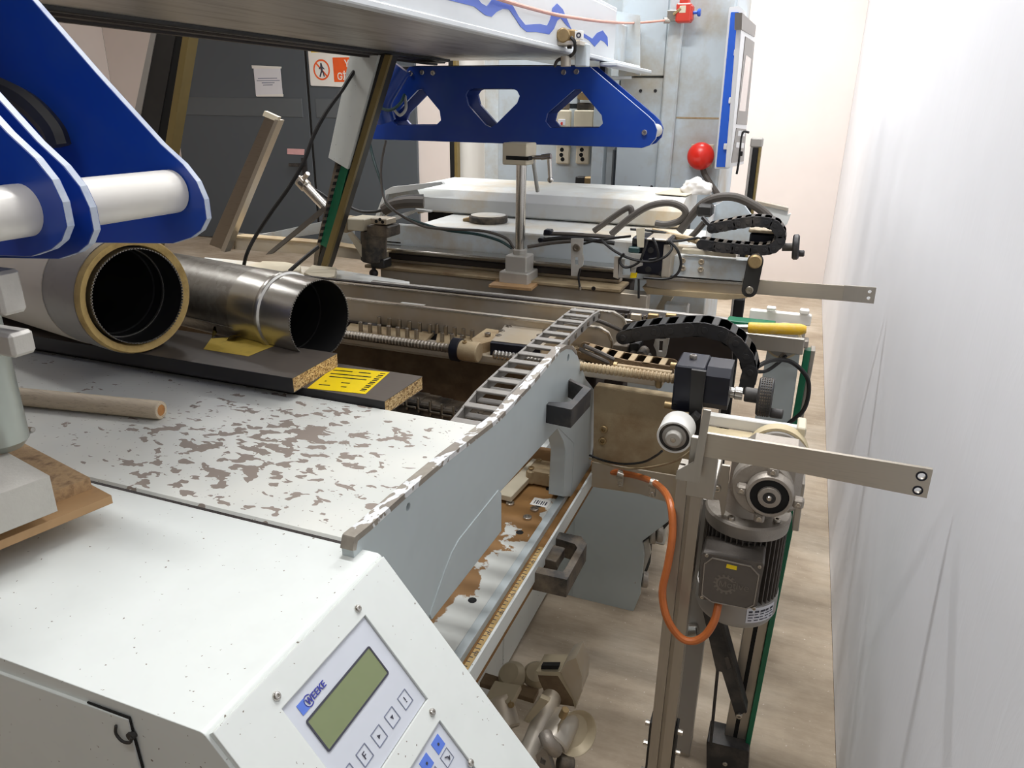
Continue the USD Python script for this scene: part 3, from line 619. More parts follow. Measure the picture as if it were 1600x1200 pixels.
m_, pl = arm_plate(YC - .10, .008, tuple(np.array(PY(YC).uv(103, 345)) - tipA)); na.part('plate', m_, 'blue_paint')
bp = PY(YA + .01)
na.part('hose_guard', cat([tube([PY(YA - .02).pt(x, y) for x, y in ((-20, 130), (40, 160), (80, 200), (92, 228))], .012, 8)]), 'cable_black')

col = Thing('press_column', 'near pale grey press column hanging beside the wooden rod at the left edge', 'press column')
YP = .452
cx_ = at(42, 744, Y=YP)[0] - .024
zb = .9685
col.part('pole', lathe([(.018, 0), (.024, .008), (.024, .24)], (cx_, YP, zb), (0, 0, 1), 32), 'pole_grey')
col.part('clamp', rbox((cx_ - .05, YP - .012, 1.115), (at(22, 470, Y=YP)[0], YP + .012, 1.155), .003), 'pad_grey')
col.part('clamp', rbox((cx_ - .05, YP - .012, 1.075), (at(36, 530, Y=YP)[0], YP + .012, 1.098), .003), 'pad_grey')
pd = Thing('press_pad', 'grey press foot block on two brown wooden boards over the control box', 'press pad')
c0 = at(174, 774, Z=.917); e1 = np.array([-.23, -.97]); e1 /= np.linalg.norm(e1); e2 = np.array([-.97, .23]); e2 /= np.linalg.norm(e2)
def padbox(z0, z1, o1, o2, l1, l2):
    b_ = c0[:2]; pts = [tuple(b_ + e1 * x + e2 * y) for x, y in ((o1, o2), (o1 + l1, o2), (o1 + l1, o2 + l2), (o1, o2 + l2))]; return PZ(z1).ext(Polygon(pts), z1 - z0)
pd.part('lower_board', padbox(.908, .917, 0, 0, .16, .26), 'wood_mdf')
pd.part('upper_board', padbox(.917, .930, .004, .03, .15, .20), 'wood_worn')
fb_ = at(90, 797, Z=.931)[:2] - c0[:2]
pd.part('foot_block', padbox(.930, .968, fb_ @ e1, fb_ @ e2, .08, .085), 'pad_grey')

# ---------------------------------------------------------------- drilling unit behind the cover: castings, screw, rails
YS = 1.33
ZS = at(980, 582, Y=YS)[2]
cs = Thing('casting_frame', 'brown dusty cast machine frame below the lead screw with arched openings', 'machine frame')
P = PY(1.42)
cs.part('end_plate', P.slab([(928, 604), (1052, 622), (1085, 660), (1072, 748), (927, 726)], .03, r=.004), 'tan_casting', label='tan dusty end plate')
for px, py in ((944, 670), (942, 688)): cs.part('bolt', bolt(P.pt(px, py), (0, -1, 0), .0085, .007, 14), 'brass')
P4 = PY(1.41)
zc0, zc1 = .40, ZS - .035
arch = lambda xa, xb, zt: Polygon([(xa, .3), (xb, .3), (xb, zt - .03), (xb - .03, zt), (xa + .03, zt), (xa, zt - .03)]).buffer(.008)
body = sbox(-1.7, zc0, -.40, zc1)
for xa, xb in ((-1.6, -1.32), (-1.26, -.94), (-.90, -.64), (-.595, -.41)): body = body.difference(arch(xa, xb, .655))
cs.part('web', P4.ext(body, .04), 'rust_casting')
cs.part('top_flange', rbox((-1.7, 1.37, zc1 - .004), (-.385, 1.45, zc1 + .008), .002), 'dusty_steel')
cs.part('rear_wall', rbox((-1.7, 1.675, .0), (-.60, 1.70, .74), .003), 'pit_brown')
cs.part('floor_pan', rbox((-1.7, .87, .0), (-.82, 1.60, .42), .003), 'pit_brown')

k = Thing('cable_chain', 'black cable chain lying in the dark pit behind the chipped cover', 'cable chain')
for i in range(8):
    p = at(628 + i * 18.5, 628 + i * 4.6, Y=1.30)
    k.part('link', cat([rbox(p + (-.018, 0, -.03), p + (.018, .05, .012), .003), rbox(p + (-.016, -.004, .002), p + (.012, .002, .008), .001)]), 'dusty_black')
    k.part('clip', cat([rbox(p + (-.018, -.006, -.012), p + (-.013, .0, .022), .001), rbox(p + (-.018, -.006, -.006), p + (.008, 0, -.001), .001)]), 'steel')

sc = Thing('lead_screw', 'long threaded lead screw running across the machine through a tan nut', 'lead screw')
xs0, xs1 = -1.5, -.165
rS = .0096; pitch = .0078; pr_ = []
for i in range(int((xs1 - xs0) / pitch)):
    h = i * pitch; pr_ += [(rS * .80, h), (rS, h + pitch * .22), (rS, h + pitch * .62), (rS * .80, h + pitch * .84)]
def screw_part(xa, xb, m):
    n = int((xb - xa) / pitch); sc.part('thread', lathe(pr_[: 4 * n], (xa, YS, ZS), (1, 0, 0), 14), m, smooth=20)
screw_part(xs0, -.60, 'steel'); screw_part(-.545, -.40, 'bright_steel'); screw_part(-.395, xs1, 'tan_casting')
nx = at(720, 560, Y=YS)[0]
sc.part('nut', lathe([(.020, 0), (.021, .002), (.021, .040), (.019, .042), (.014, .042)], (nx, YS, ZS), (1, 0, 0), 28), 'tan_casting')
sc.part('wiper_ring', lathe([(.016, -.018), (.0245, -.017), (.0245, 0), (.016, .001)], (nx, YS, ZS), (1, 0, 0), 28), 'block_black', label='black wiper ring')
sc.part('nut_screw', bolt((nx + .012, YS - .006, ZS + .019), (0, -.2, 1), .005, .004), 'brass')
gr = Thing('guide_rod', 'thin brown guide rod above the dusty end of the lead screw', 'rod')
g0, g1 = at(962, 572, Y=1.36), at(1050, 582, Y=1.36)
gr.part('rod', cyl(g0, (g1[0], g0[1], g0[2]), .0055), 'tan_casting'); gr.part('stop', cyl(g0 - (.004, 0, 0), g0 + (.003, 0, 0), .0085), 'brass')
ur = Thing('linear_rail', 'brown dusty linear rail just below the lead screw', 'rail')
ur.part('rail', rbox((-1.5, 1.36, ZS - .032), (at(1024, 605, Y=1.36)[0], 1.39, ZS - .015), .002), 'dusty_steel')
ur.part('end_cap', rbox((at(1024, 605, Y=1.36)[0], 1.355, ZS - .034), (at(1034, 605, Y=1.36)[0], 1.395, ZS - .013), .003), 'brass')

cp = Thing('carriage_plate', 'dusty steel carriage plate with socket screws beside the ladder cable chain', 'carriage')
zc = .836
Z = PZ(zc)
cp.part('plate', Z.slab([(783, 516), (798, 494), (872, 503), (880, 520), (846, 541), (768, 532)], .026), 'dusty_steel')
cp.part('front_bar', Z.slab([(768, 532), (846, 541), (844, 544), (766, 535)], .03, -.001), 'block_black')
Zt = PZ(zc - .006)
cp.part('side_block', Zt.slab([(737, 529), (760, 513), (790, 517), (768, 533), (740, 540)], .03), 'tan_casting', label='tan side block')
for px, py in ((762, 524), (779, 527), (784, 520), (795, 513), (834, 535), (843, 527), (852, 520), (806, 507)):
    cp.part('screw', bolt(at(px, py, Z=zc - .004), (0, 0, 1), .007, .006, 14), 'steel')
cp.part('ring', PZ(zc).ext(ring2(*at(812, 504, Z=zc)[:2], .03, .026), .003, .003), 'steel')
cp.part('saddle', rbox((at(770, 540, Y=1.38)[0], 1.40, ZS - .03), (at(880, 540, Y=1.38)[0], 1.50, zc - .0262), .003), 'tan_casting')

# ladder cable chain running away beside the arm
lc = Thing('ladder_cable_chain', 'grey open ladder cable chain running along the worn arm edge', 'cable chain')
pth = [(.89, .868), (.98, .884), (1.08, .888), (1.2, .889), (1.32, .890), (1.42, .891), (1.50, .889), (1.54, .880)]
ys = np.linspace(.885, 1.52, 15)
for i in range(14):
    ya, yb = ys[i], ys[i + 1]; za, zb_ = np.interp([ya, yb], [p[0] for p in pth], [p[1] for p in pth])
    xl_, xr_ = -.432, -.379
    L_ = [obox((x, ya, za - .009), (x, yb + .006, zb_ - .009), .0045, .022, .002) for x in (xl_, xr_)]
    lk = lc.part('link', L_[1], 'chain_grey')
    lc.part('inner_side', L_[0], 'chain_grey', lk)
    lc.each('crossbar', [obox((xl_, ya + .012, za + z_), (xr_, ya + .012, za + z_), .016, .004, .001) for z_ in (.001, -.016)], 'chain_grey', lk)
    lc.part('joint_pin', cyl((xr_ + .001, yb, zb_ - .009), (xr_ + .004, yb, zb_ - .009), .006, 12), 'dusty_black', lk)
tb = Thing('cable_bundle', 'two dusty cables leaving the ladder cable chain', 'cables')
for q in ([(915, 496, 1.52), (940, 503, 1.56), (970, 516, 1.6), (1000, 528, 1.62)], [(912, 540, 1.40), (935, 550, 1.42), (960, 562, 1.42)], [(905, 545, 1.40), (930, 557, 1.41), (952, 567, 1.42)]):
    tb.part('cable', tubeP(q, .0045), 'hose_grey')

# level support bars
def xbar(name, label, Ltop, Y, h, th, m, rnd=0.0, lip=True, right=None):
    t = Thing(name, label, 'rail')
    a_, b_ = at(*Ltop[0], Y=Y), at(*Ltop[1], Y=Y); z = (a_[2] + b_[2]) / 2
    x0_, x1_ = a_[0], b_[0] if right is None else right
    P_ = Polygon([(x0_, z), (x1_ - rnd, z), (x1_ - rnd * .35, z - rnd * .35), (x1_, z - rnd), (x1_, z - h), (x0_, z - h)])
    t.part('bar', PY(Y).ext(P_, th), m)
    if lip: t.part('top_lip', PY(Y - .0025).ext(LineString([(x0_, z - .002), (x1_ - rnd, z - .002), (x1_ - rnd * .35, z - rnd * .35), (x1_, z - rnd), (x1_, z - h * .9)]).buffer(.0022, cap_style=2), .0025), 'bright_steel')
    return t, z
t, zz = xbar('support_bar', 'long steel support bar with a rounded right end, furthest of the pair behind the duct', ((330, 418), (982, 492)), 1.60, .085, .012, 'dusty_steel', .035)
t.part('second_lip', rbox((-1.7, 1.612, zz - .004), (-.33, 1.622, zz + .004), .001), 'rail_dark')
t.part('foot', rbox((-1.25, 1.6, .42), (-1.18, 1.66, zz - .05), .002), 'dusty_steel'); t.part('foot', rbox((-.90, 1.6, .42), (-.84, 1.66, zz - .05), .002), 'dusty_steel')
t, z2 = xbar('support_bar', 'shorter steel support bar in front, ending behind the carriage plate', ((480, 459), (958, 514)), 1.50, .055, .012, 'dusty_steel', .03)
t.part('foot', rbox((-1.2, 1.5, .42), (-1.14, 1.55, z2 - .04), .002), 'dusty_steel'); t.part('foot', rbox((-.92, 1.51, .42), (-.86, 1.55, z2 - .04), .002), 'dusty_steel')
t.part('white_tab', quadbox((625, 473, 662, 478), 1.495, .01, .001), 'white_plastic')

# drill heads with studs
def head(label, rows, plate, Y):
    t = Thing('multi_spindle_drill', label, 'drill head', 'drill heads behind the lead screw')
    q = [at(x, y, Z=.80) for x, y in plate]
    Zp = PZ(.80); t.part('head_block', Zp.slab(plate, .008), 'tan_casting'); b_ = Zp.poly(plate).bounds; t.part('lower_block', rbox((b_[0] + .01, 1.46, .70), (b_[2] - .02, 1.54, .7915), .003), 'dark_grey_metal')
    for (x0_, y0_), (x1_, y1_), n_ in rows:
        for i in range(n_):
            f = i / max(n_ - 1, 1); p = at(x0_ + (x1_ - x0_) * f, y0_ + (y1_ - y0_) * f, Z=.799)
            t.part('spindle', lathe([(.0052, 0), (.0052, .021), (.0044, .023), (.002, .023), (.002, .018)], p, (0, 0, 1), 10), 'steel')
    return t
head('long drill head with two rows of steel spindles beside the galvanised duct', [((564, 518), (651, 530), 7), ((593, 509), (672, 521), 6)], [(536, 518), (548, 505), (678, 519), (664, 533), (648, 532.5)], 1.42)
head('short drill head with steel spindles next to the carriage plate', [((691, 535), (722, 539), 3), ((683, 521), (738, 531), 5)], [(680, 537), (684, 519), (750, 527), (728, 541)], 1.42)

# ---------------------------------------------------------------- black gear block with hand wheel and roller
gb = Thing('gear_block', 'black gear block with a knurled hand wheel at the right end of the lead screw', 'gear block')
Yg = 1.285
xa, xb_, xc = at(1052, 600, Y=Yg)[0], at(1101, 600, Y=Yg)[0], at(1140, 600, Y=Yg)[0]
ztop = at(1055, 570, Y=Yg)[2]; zbot = at(1052, 642, Y=Yg)[2]
gb.part('housing', rbox((xa, Yg, zbot), (xb_ - .001, Yg + .085, ztop), .003), 'block_black')
z1_, z0_ = ztop, at(1120, 644, Y=Yg)[2]; yy = Yg + .002
def chamf(lo, hi, c_):
    return prism_x([(lo[1] + c_, lo[2]), (hi[1] - c_, lo[2]), (hi[1], lo[2] + c_), (hi[1], hi[2] - c_), (hi[1] - c_, hi[2]), (lo[1] + c_, hi[2]), (lo[1], hi[2] - c_), (lo[1], lo[2] + c_)], lo[0], hi[0])
gb.part('gear_housing', chamf((xb_, yy, z0_), (xc, yy + .085, z1_), .014), 'block_black')
gb.part('front_strap', prism_y([(at(1078, 600, Y=1.277)[0], ztop - .003), (at(1101, 600, Y=1.277)[0], ztop - .003), (at(1101, 600, Y=1.277)[0], at(1085, 716, Y=1.277)[2]), (at(1083, 716, Y=1.277)[0], at(1085, 716, Y=1.277)[2]), (at(1076, 650, Y=1.277)[0], zbot)], 1.277, 1.285), 'dark_grey_metal')
gb.part('top_screw', bolt((xa + .025, Yg + .05, ztop), (0, 0, 1), .007, .007), 'nickel')
gb.part('side_screw', cyl((xa, Yg + .03, ztop - .012), (xa - .012, Yg + .03, ztop - .012), .006), 'brass'); gb.part('side_screw', cyl((xa, Yg + .015, zbot + .004), (xa - .014, Yg + .015, zbot + .004), .007), 'brass')
gb.part('bolt', bolt((xa + .006, Yg + .001, zbot + .012), (0, -1, 0), .004, .002), 'hole_black')
kz = at(1150, 614, Y=Yg + .045)[2]; ky = Yg + .045
kx = lambda px: at(px, 618, Y=ky)[0]
gb.part('shaft', lathe([(.010, 0), (.010, .008), (.012, .009), (.012, .022)], (xc, ky, kz), (1, 0, 0), 24), 'bright_steel')
kn = gb.part('hand_wheel', lathe([(.012, 0), (.0135, .002), (.0135, kx(1183) - kx(1163)), (.033, kx(1183) - kx(1163) + .001), (.035, kx(1186) - kx(1163)), (.035, kx(1206) - kx(1163)), (.032, kx(1208) - kx(1163))], (kx(1163), ky, kz), (1, 0, 0), 36), 'black_plastic')
kl = []
for i in range(40):
    t_ = 2 * PI * i / 40
    for j in range(5):
        x = kx(1187) + (kx(1205) - kx(1187)) * (j + .5) / 5; p = np.array((x, ky + .035 * math.cos(t_), kz + .035 * math.sin(t_))); kl.append(obox(p - (.0012, 0, 0), p + (.0012, 0, 0), .0032, .0022, .0001, up=(0, math.cos(t_), math.sin(t_))))
gb.part('knurling', cat(kl), 'dusty_black', kn, kind='stuff')
gb.part('crank_knob', cyl((kx(1207), ky - .012, kz - .024), (kx(1228), ky - .012, kz - .024), .009, 18, .002), 'black_plastic')
ro_ = Thing('guide_roller', 'white knurled guide roller hanging in front of the black gear block', 'roller')
rc = at(1053, 684, Y=1.20)
rR = .0305
ro_.part('tyre', lathe_open([(rR - .004, 0), (rR - .001, 0), (rR, .003), (rR, .052), (rR - .003, .054), (rR - .004, .01), (rR - .004, 0)], rc, (0, 1, 0), 40), 'white_plastic')
ro_.part('groove', lathe([(rR - .0035, .004), (rR - .0035, .05)], rc, (0, 1, 0), 36), 'dusty_black')
ro_.part('disc', lathe([(rR - .0095, .05), (rR - .0095, .003), (rR - .012, .002), (0, .002)][::-1], rc, (0, 1, 0), 36), 'fan_cover_grey')
ro_.part('hub', lathe([(0, -.010), (.012, -.010), (.014, -.008), (.015, .003)], rc, (0, 1, 0), 28), 'pad_grey'); ro_.part('pin', lathe([(.004, -.0108), (.005, -.0104), (.005, -.009)], rc, (0, 1, 0), 16), 'nickel')
ro_.part('arm', obox((rc[0] + .01, 1.262, rc[2]), (rc[0] + .03, 1.262, zbot + .01), .02, .012), 'dark_grey_metal')
bkp = Thing('bracket_plate', 'thin dusty angle plate at the left end of the near ruler', 'bracket')
P = PY(.955)
bkp.part('plate', P.slab([(1099, 640), (1111, 642), (1097, 726), (1092, 756), (1055, 748), (1057, 737), (1084, 722)], .004), 'aluminium')
w1 = Thing('sensor_wire', 'thin black wire looping below the guide roller', 'wire')
w1.part('wire', tubeP([(921, 711, 1.40), (945, 720, 1.39), (975, 725, 1.37), (1005, 722, 1.33), (1025, 712, 1.28), (1034, 705, 1.25)], .0024), 'cable_black')
w2 = Thing('earth_wire', 'pale thin wire curving under the guide roller up to the ruler', 'wire')
w2.part('wire', tubeP([(921, 716, 1.40), (965, 730, 1.38), (1010, 731, 1.30), (1060, 718, 1.20), (1092, 690, 1.17), (1101, 665, 1.165), (1106, 642, 1.17)], .0022), 'tan_casting')

# ---------------------------------------------------------------- large black cable chain
def chain(name, label, path, w, h, n, m, m2, bar_top=True, dy=(0, 1, 0)):
    """path: (pixel x, pixel y, depth); links of rounded side plates, crossbars on the outer side"""
    t = Thing(name, label, 'cable chain'); P_ = smooth_path([at(x, y, Y=Y) for x, y, Y in path], 10)
    s_ = np.r_[0, np.cumsum(np.linalg.norm(np.diff(P_, axis=0), axis=1))]; Q_ = np.stack([np.interp(np.linspace(0, s_[-1], n + 1), s_, P_[:, i]) for i in range(3)], 1)
    for i in range(n):
        p, q = Q_[i], Q_[i + 1]; d = (q - p) / np.linalg.norm(q - p); L_ = np.linalg.norm(q - p)
        up = np.cross(d, dy); up /= np.linalg.norm(up); up = -up if up @ np.array((0, 0, 1)) < -.0 and i < n * .5 else up
        pl = Plane(p, -np.array(dy, float), d); sh_ = LineString([(0, 0), (L_, 0)]).buffer(h / 2, quad_segs=6)
        off = .0015 if i % 2 else 0
        lk = t.part('link', pl.ext(sh_, .004, off), m); t.part('rear_side', pl.ext(sh_, .004, -w), m, lk)
        sg = 1 if (pl.uy @ np.array((0, 0, 1)) > 0) else -1
        out = pl.uy
        c1 = p + d * L_ * .5
        t.each('crossbar', [obox(c1 + out * h * .47 * s2, c1 + out * h * .47 * s2 + np.array(dy) * w, L_ * .42, .004, .001, up=out) for s2 in (1, -1)], m2, lk)
        t.part('pivot', cyl(p + np.array(dy) * -.003, p, h * .22, 12), m, lk)
    return t
chain('large_cable_chain', 'large black cable chain arching beside the yellow grip', [(973, 528, 1.50), (1010, 520, 1.50), (1050, 517, 1.50), (1090, 515, 1.50), (1122, 520, 1.50), (1150, 537, 1.50), (1167, 560, 1.50), (1172, 585, 1.50), (1166, 606, 1.50)], .06, .030, 10, 'black_plastic', 'dark_grey_metal')
chain('dusty_cable_chain', 'brown dusty cable chain directly above the lead screw end', [(905, 552, 1.42), (940, 562, 1.42), (975, 570, 1.42), (1010, 575, 1.42), (1045, 580, 1.42)], .045, .022, 6, 'rust_casting', 'tan_casting')
cw = Thing('valve_cluster', 'dusty fittings and sensor bracket in the shadow under the large cable chain', 'fittings')
P = PY(1.56)
cw.part('backing', P.slab([(955, 530), (1140, 535), (1140, 600), (955, 575)], .02, -.05), 'pit_brown')
cw.part('bracket', P.slab([(1024, 528), (1046, 528), (1040, 558), (1026, 557), (1025, 548), (1021, 540)], .006, holes=[[(1030, 533), (1036, 533), (1035, 549), (1029, 549)]], r=.003), 'pad_grey', label='pale slotted sensor bracket')
for px, py, r in ((1007, 548, .012), (1013, 556, .009), (992, 552, .010), (1019, 562, .008)): cw.part('fitting', cyl(P.pt(px, py), P.pt(px, py, .04), r, 14, .002), 'dusty_black')
cw.part('mount', quadbox((958, 538, 980, 556), 1.54, .05), 'dusty_black'); cw.part('mount', quadbox((985, 536, 997, 565), 1.55, .05), 'dark_grey_metal')

# ---------------------------------------------------------------- far conveyor with yellow grip
fc = Thing('far_conveyor', 'conveyor rail with a toothed belt and green guide crossing behind the large cable chain', 'conveyor')
Yc = 1.72
zA = at(1000, 494, Y=Yc)[2]
x1c = at(1262, 505, Y=Yc)[0]
fc.part('rail', rbox((-1.1, Yc, zA - .05), (x1c, Yc + .014, zA - .012), .002), 'aluminium')
fc.part('rail', rbox((-1.1, Yc + .05, zA - .05), (x1c, Yc + .064, zA + .004), .002), 'fan_cover_grey')
fc.part('belt', rbox((-1.1, Yc + .016, zA - .016), (x1c - .06, Yc + .048, zA - .004), .001), 'rail_dark')
fc.part('belt_tooth', cat([rbox((x, Yc + .012, zA - .012), (x + .006, Yc + .022, zA - .001), .0005) for x in np.arange(-1.1, x1c - .07, .013)]), 'dusty_black', 'belt', kind='stuff')
fc.part('guide_strip', rbox((at(1135, 500, Y=Yc)[0], Yc + .02, zA - .004), (at(1212, 500, Y=Yc)[0], Yc + .06, zA + .008), .002), 'green_plastic')
fc.part('pulley', cyl((x1c - .045, Yc + .018, zA - .03), (x1c - .045, Yc + .048, zA - .03), .035, 32), 'fan_cover_grey')
fc.part('pulley_belt', pipe((x1c - .045, Yc + .02, zA - .03), (0, 1, 0), .026, .040, .0352, 40), 'cream_belt')
fc.part('end_cover', cat([quadbox((1172, 484, 1266, 510), Yc + .08, .02), quadbox((1198, 480, 1212, 486), Yc + .075, .02), quadbox((1250, 484, 1264, 492), Yc + .075, .02)]), 'white_plastic')
for px in (985, 1012, 1040): fc.part('clip', quadbox((px, 490, px + 16, 502), Yc - .012, .012), 'brass' if px > 1000 else 'dusty_steel')
fc.part('stand', prism_y([(at(1200, 540, Y=1.78)[0], zA - .05), (x1c - .005, zA - .05), (at(1234, 700, Y=1.78)[0], 0), (at(1160, 700, Y=1.78)[0], 0)], 1.765, 1.785), 'grey_paint', label='pale blue-grey leg plate')
gs = [at(1262, 545, Y=1.775), at(1241, 665, Y=1.775)]; dd = (gs[1] - gs[0]) / (gs[1][2] - gs[0][2])
fc.part('edge_strip', cat([obox(gs[0] + (0, 0, 0), gs[0] - dd * gs[0][2], .03, .014)]), 'green_plastic')
fc.part('edge_profile', cat([obox(gs[0] + (.012, .01, .0), gs[0] - dd * gs[0][2] + (.012, .01, 0), .04, .010)]), 'aluminium')
fc.part('joint_bracket', cat([quadbox((1202, 526, 1262, 545), Yc + .035, .03), cyl(at(1225, 533, Y=Yc + .034), at(1225, 533, Y=Yc + .02), .012), cyl(at(1240, 536, Y=Yc + .034), at(1240, 536, Y=Yc + .02), .009)]), 'cast_aluminium')
fc.part('lever', cat([obox(at(1236, 540, Y=Yc + .02), at(1218, 558, Y=Yc + .02), .006, .006)]), 'steel')
yg = Thing('yellow_grip', 'scuffed yellow tube grip on a steel pin right of the large cable chain', 'grip')
p0, p1, p2 = at(1140, 512, Y=1.69), at(1169, 512, Y=1.69), at(1260, 515, Y=1.69)
yg.part('grip', lathe([(.0105, 0), (.0125, .002), (.0125, np.linalg.norm(p2 - p1) - .012), (.008, np.linalg.norm(p2 - p1))], p1, p2 - p1, 20), 'yellow_plastic')
yg.part('pin', cat([cyl(p0, p1 + (p2 - p1) * .02, .008), cyl(p0 - (.012, 0, 0), p0 + (.006, 0, 0), .012)]), 'bright_steel')
lp = Thing('black_cable_loop', 'black cable looping over the pale conveyor leg beside the hand wheel', 'cable')
lp.part('cable', tubeP([(1176, 577, 1.6), (1205, 563, 1.68), (1235, 565, 1.72), (1258, 585, 1.72), (1264, 608, 1.72), (1256, 640, 1.72), (1232, 662, 1.72)], .005), 'cable_black')
lp.part('cable', tubeP([(1176, 580, 1.6), (1196, 580, 1.68), (1215, 568, 1.72), (1228, 556, 1.74)], .004), 'cable_black')

# ---------------------------------------------------------------- near conveyor: post, ruler, belt, motor
YR = .968
rl = Thing('steel_ruler', 'nearest long steel stop ruler with two holes, reaching almost to the right wall', 'ruler')
P = PY(YR)
hs = [Point(*P.uv(1440, 744)).buffer(.0052, quad_segs=6), Point(*P.uv(1434, 766)).buffer(.0048, quad_segs=6)]
rl.part('blade', P.slab([(1097, 676), (1458, 734), (1448, 778.5), (1260, 741.5), (1097, 713)], .006, holes=hs), 'ruler_steel')
rl.each('bushing', [P.ext(ring2(*P.uv(1440, 744), .0066, .0046), .0012, .0008), P.ext(ring2(*P.uv(1434, 766), .0062, .0042), .0012, .0008)], 'block_black')
rl.part('mount', cat([rbox((-.10, YR + .006, .775), (-.06, YR + .016, .868), .001), rbox((-.10, YR + .016, .775), (-.06, 1.10, .795), .001)]), 'aluminium')
nc = Thing('near_conveyor', 'cream belt conveyor end with a green guide and pulley, behind the near steel ruler', 'conveyor')
Yn = 1.26
zt_ = at(1110, 648, Y=Yn)[2]; xn = at(1248, 675, Y=Yn)[0]
nc.part('rail', rbox((at(1104, 650, Y=Yn)[0], Yn, zt_ - .022), (xn, Yn + .016, zt_), .002), 'white_plastic')
nc.part('belt', rbox((at(1104, 660, Y=1.22)[0], 1.225, zt_ - .034), (at(1190, 670, Y=1.22)[0], 1.255, zt_ - .020), .001), 'cream_belt')
nc.part('belt_tooth', cat([rbox((x, 1.221, zt_ - .036), (x + .004, 1.2255, zt_ - .026), .0004) for x in np.arange(at(1106, 660, Y=1.22)[0], at(1180, 670, Y=1.22)[0], .009)]), 'dusty_black', 'belt', kind='stuff')
nc.part('guide_strip', prism_y([(at(1104, 660, Y=1.20)[0], zt_ - .038), (at(1160, 660, Y=1.20)[0], zt_ - .038), (at(1166, 660, Y=1.20)[0], zt_ - .045), (at(1104, 660, Y=1.20)[0], zt_ - .050)], 1.195, 1.215), 'green_plastic')
pc = np.array((at(1214, 712, Y=1.21)[0], 1.205, at(1214, 712, Y=1.21)[2]))
pR = pc[2]; pR = at(1214, 673, Y=1.21)[2] - pc[2]
nc.part('pulley', cyl(pc, pc + (0, .03, 0), pR, 40, .002), 'fan_cover_grey'); nc.part('pulley_belt', pipe(pc + (0, .003, 0), (0, 1, 0), .024, pR + .005, pR + .0005, 44), 'cream_belt')
nc.part('end_block', quadbox((1246, 668, 1258, 684), Yn - .03, .05), 'cream')

po = Thing('profile_post', 'slotted aluminium profile post carrying the gear motor', 'post')
xo = -.128; yo = 1.10; s_ = .042
def slotprof(x0_, y0_, s_):
    q = sbox(x0_, y0_, x0_ + s_, y0_ + s_)
    w_, d_ = .007, .009; cx, cy = x0_ + s_ / 2, y0_ + s_ / 2
    for r in (sbox(cx - w_ / 2, y0_ - 1e-4, cx + w_ / 2, y0_ + d_), sbox(cx - w_ / 2, y0_ + s_ - d_, cx + w_ / 2, y0_ + s_ + 1e-4), sbox(x0_ - 1e-4, cy - w_ / 2, x0_ + d_, cy + w_ / 2), sbox(x0_ + s_ - d_, cy - w_ / 2, x0_ + s_ + 1e-4, cy + w_ / 2)): q = q.difference(r)
    return q
po.part('profile', PZ(.752).ext(slotprof(xo, yo, s_), .747), 'aluminium')
po.part('slot_back', PZ(.75).ext(sbox(xo + .010, yo + .010, xo + s_ - .010, yo + s_ - .010), .74), 'dark_grey_metal')
for x in (xo - .005, xo + s_):
    bk = po.part('foot_bracket', rbox((x, yo + .006, .005), (x + .005, yo + s_ - .004, .215), .001), 'dark_grey_metal')
    po.each('bracket_bolt', [cyl((x + (.005 if x > xo else 0), yo + .02, z), (x + (.014 if x > xo else -.009), yo + .02, z), .006, 10) for z in (.20, .15, .08)], 'nickel', bk)
po.part('foot_plate', rbox((xo - .03, yo - .02, 0), (xo + .07, yo + .07, .008), .002), 'dusty_steel')
sl_ = Thing('rear_leg', 'pale grey flat leg with a dusty foot plate on the floor behind the profile post', 'leg')
sl_.part('leg', prism_x([(1.26, .008), (1.31, .008), (1.31, .62), (1.26, .62)], -.098, -.062), 'fan_cover_grey')
f = [at(x, y, Z=0) for x, y in ((1048, 1178), (1077, 1182), (1083, 1150), (1056, 1145))]
fp = Polygon([p[:2] for p in f]); hp_ = Point(*at(1074, 1159, Z=0)[:2]).buffer(.006)
sl_.part('foot_plate', PZ(.008).ext(fp.difference(hp_), .008), 'dusty_steel')
sl_.part('spacer', cyl(at(1070, 985, Y=1.25), at(1091, 985, Y=1.25), .014, 20, .002), 'bright_steel')

gm = Thing('gear_motor', 'grey gear motor with a square terminal box hanging under the near ruler', 'gear motor')
mx_, my_ = -.014, 1.185
rM = .067
zf = at(1155, 965, Y=my_ - .03)[2] - .004
zfl = at(1160, 835, Y=my_ - rM)[2]
gm.part('stator', cyl((mx_, my_, zf + .04), (mx_, my_, zfl), rM - .008, 40), 'motor_grey')
fins = []
for i in range(44):
    t_ = 2 * PI * i / 44; d = np.array((math.cos(t_), math.sin(t_), 0)); q = np.array((mx_, my_, 0)) + d * (rM - .004)
    fins.append(obox(q + (0, 0, zf + .045), q + (0, 0, zfl), .0022, .010, .0004, up=d))
gm.part('fin', cat(fins), 'motor_grey', 'stator', kind='stuff')
gm.part('fan_cover', lathe([(.030, zf), (rM - .012, zf + .001), (rM - .002, zf + .008), (rM + .003, zf + .02), (rM + .003, zf + .055), (rM - .004, zf + .056)], (mx_, my_, 0), (0, 0, 1), 44), 'fan_cover_grey', label='lighter grey fan cover')
gm.part('flange', lathe([(rM - .006, zfl - .012), (rM + .002, zfl - .010), (rM + .004, zfl + .012), (rM + .001, zfl + .016), (.04, zfl + .017)], (mx_, my_, 0), (0, 0, 1), 44), 'cast_aluminium')
for t_ in (-.9, .25, 1.6, 2.7, 4.0): gm.part('flange_bolt', bolt((mx_ + .058 * math.cos(t_ + .3), my_ + .058 * math.sin(t_ + .3), zfl + .016), (0, 0, 1), .006, .006), 'nickel')
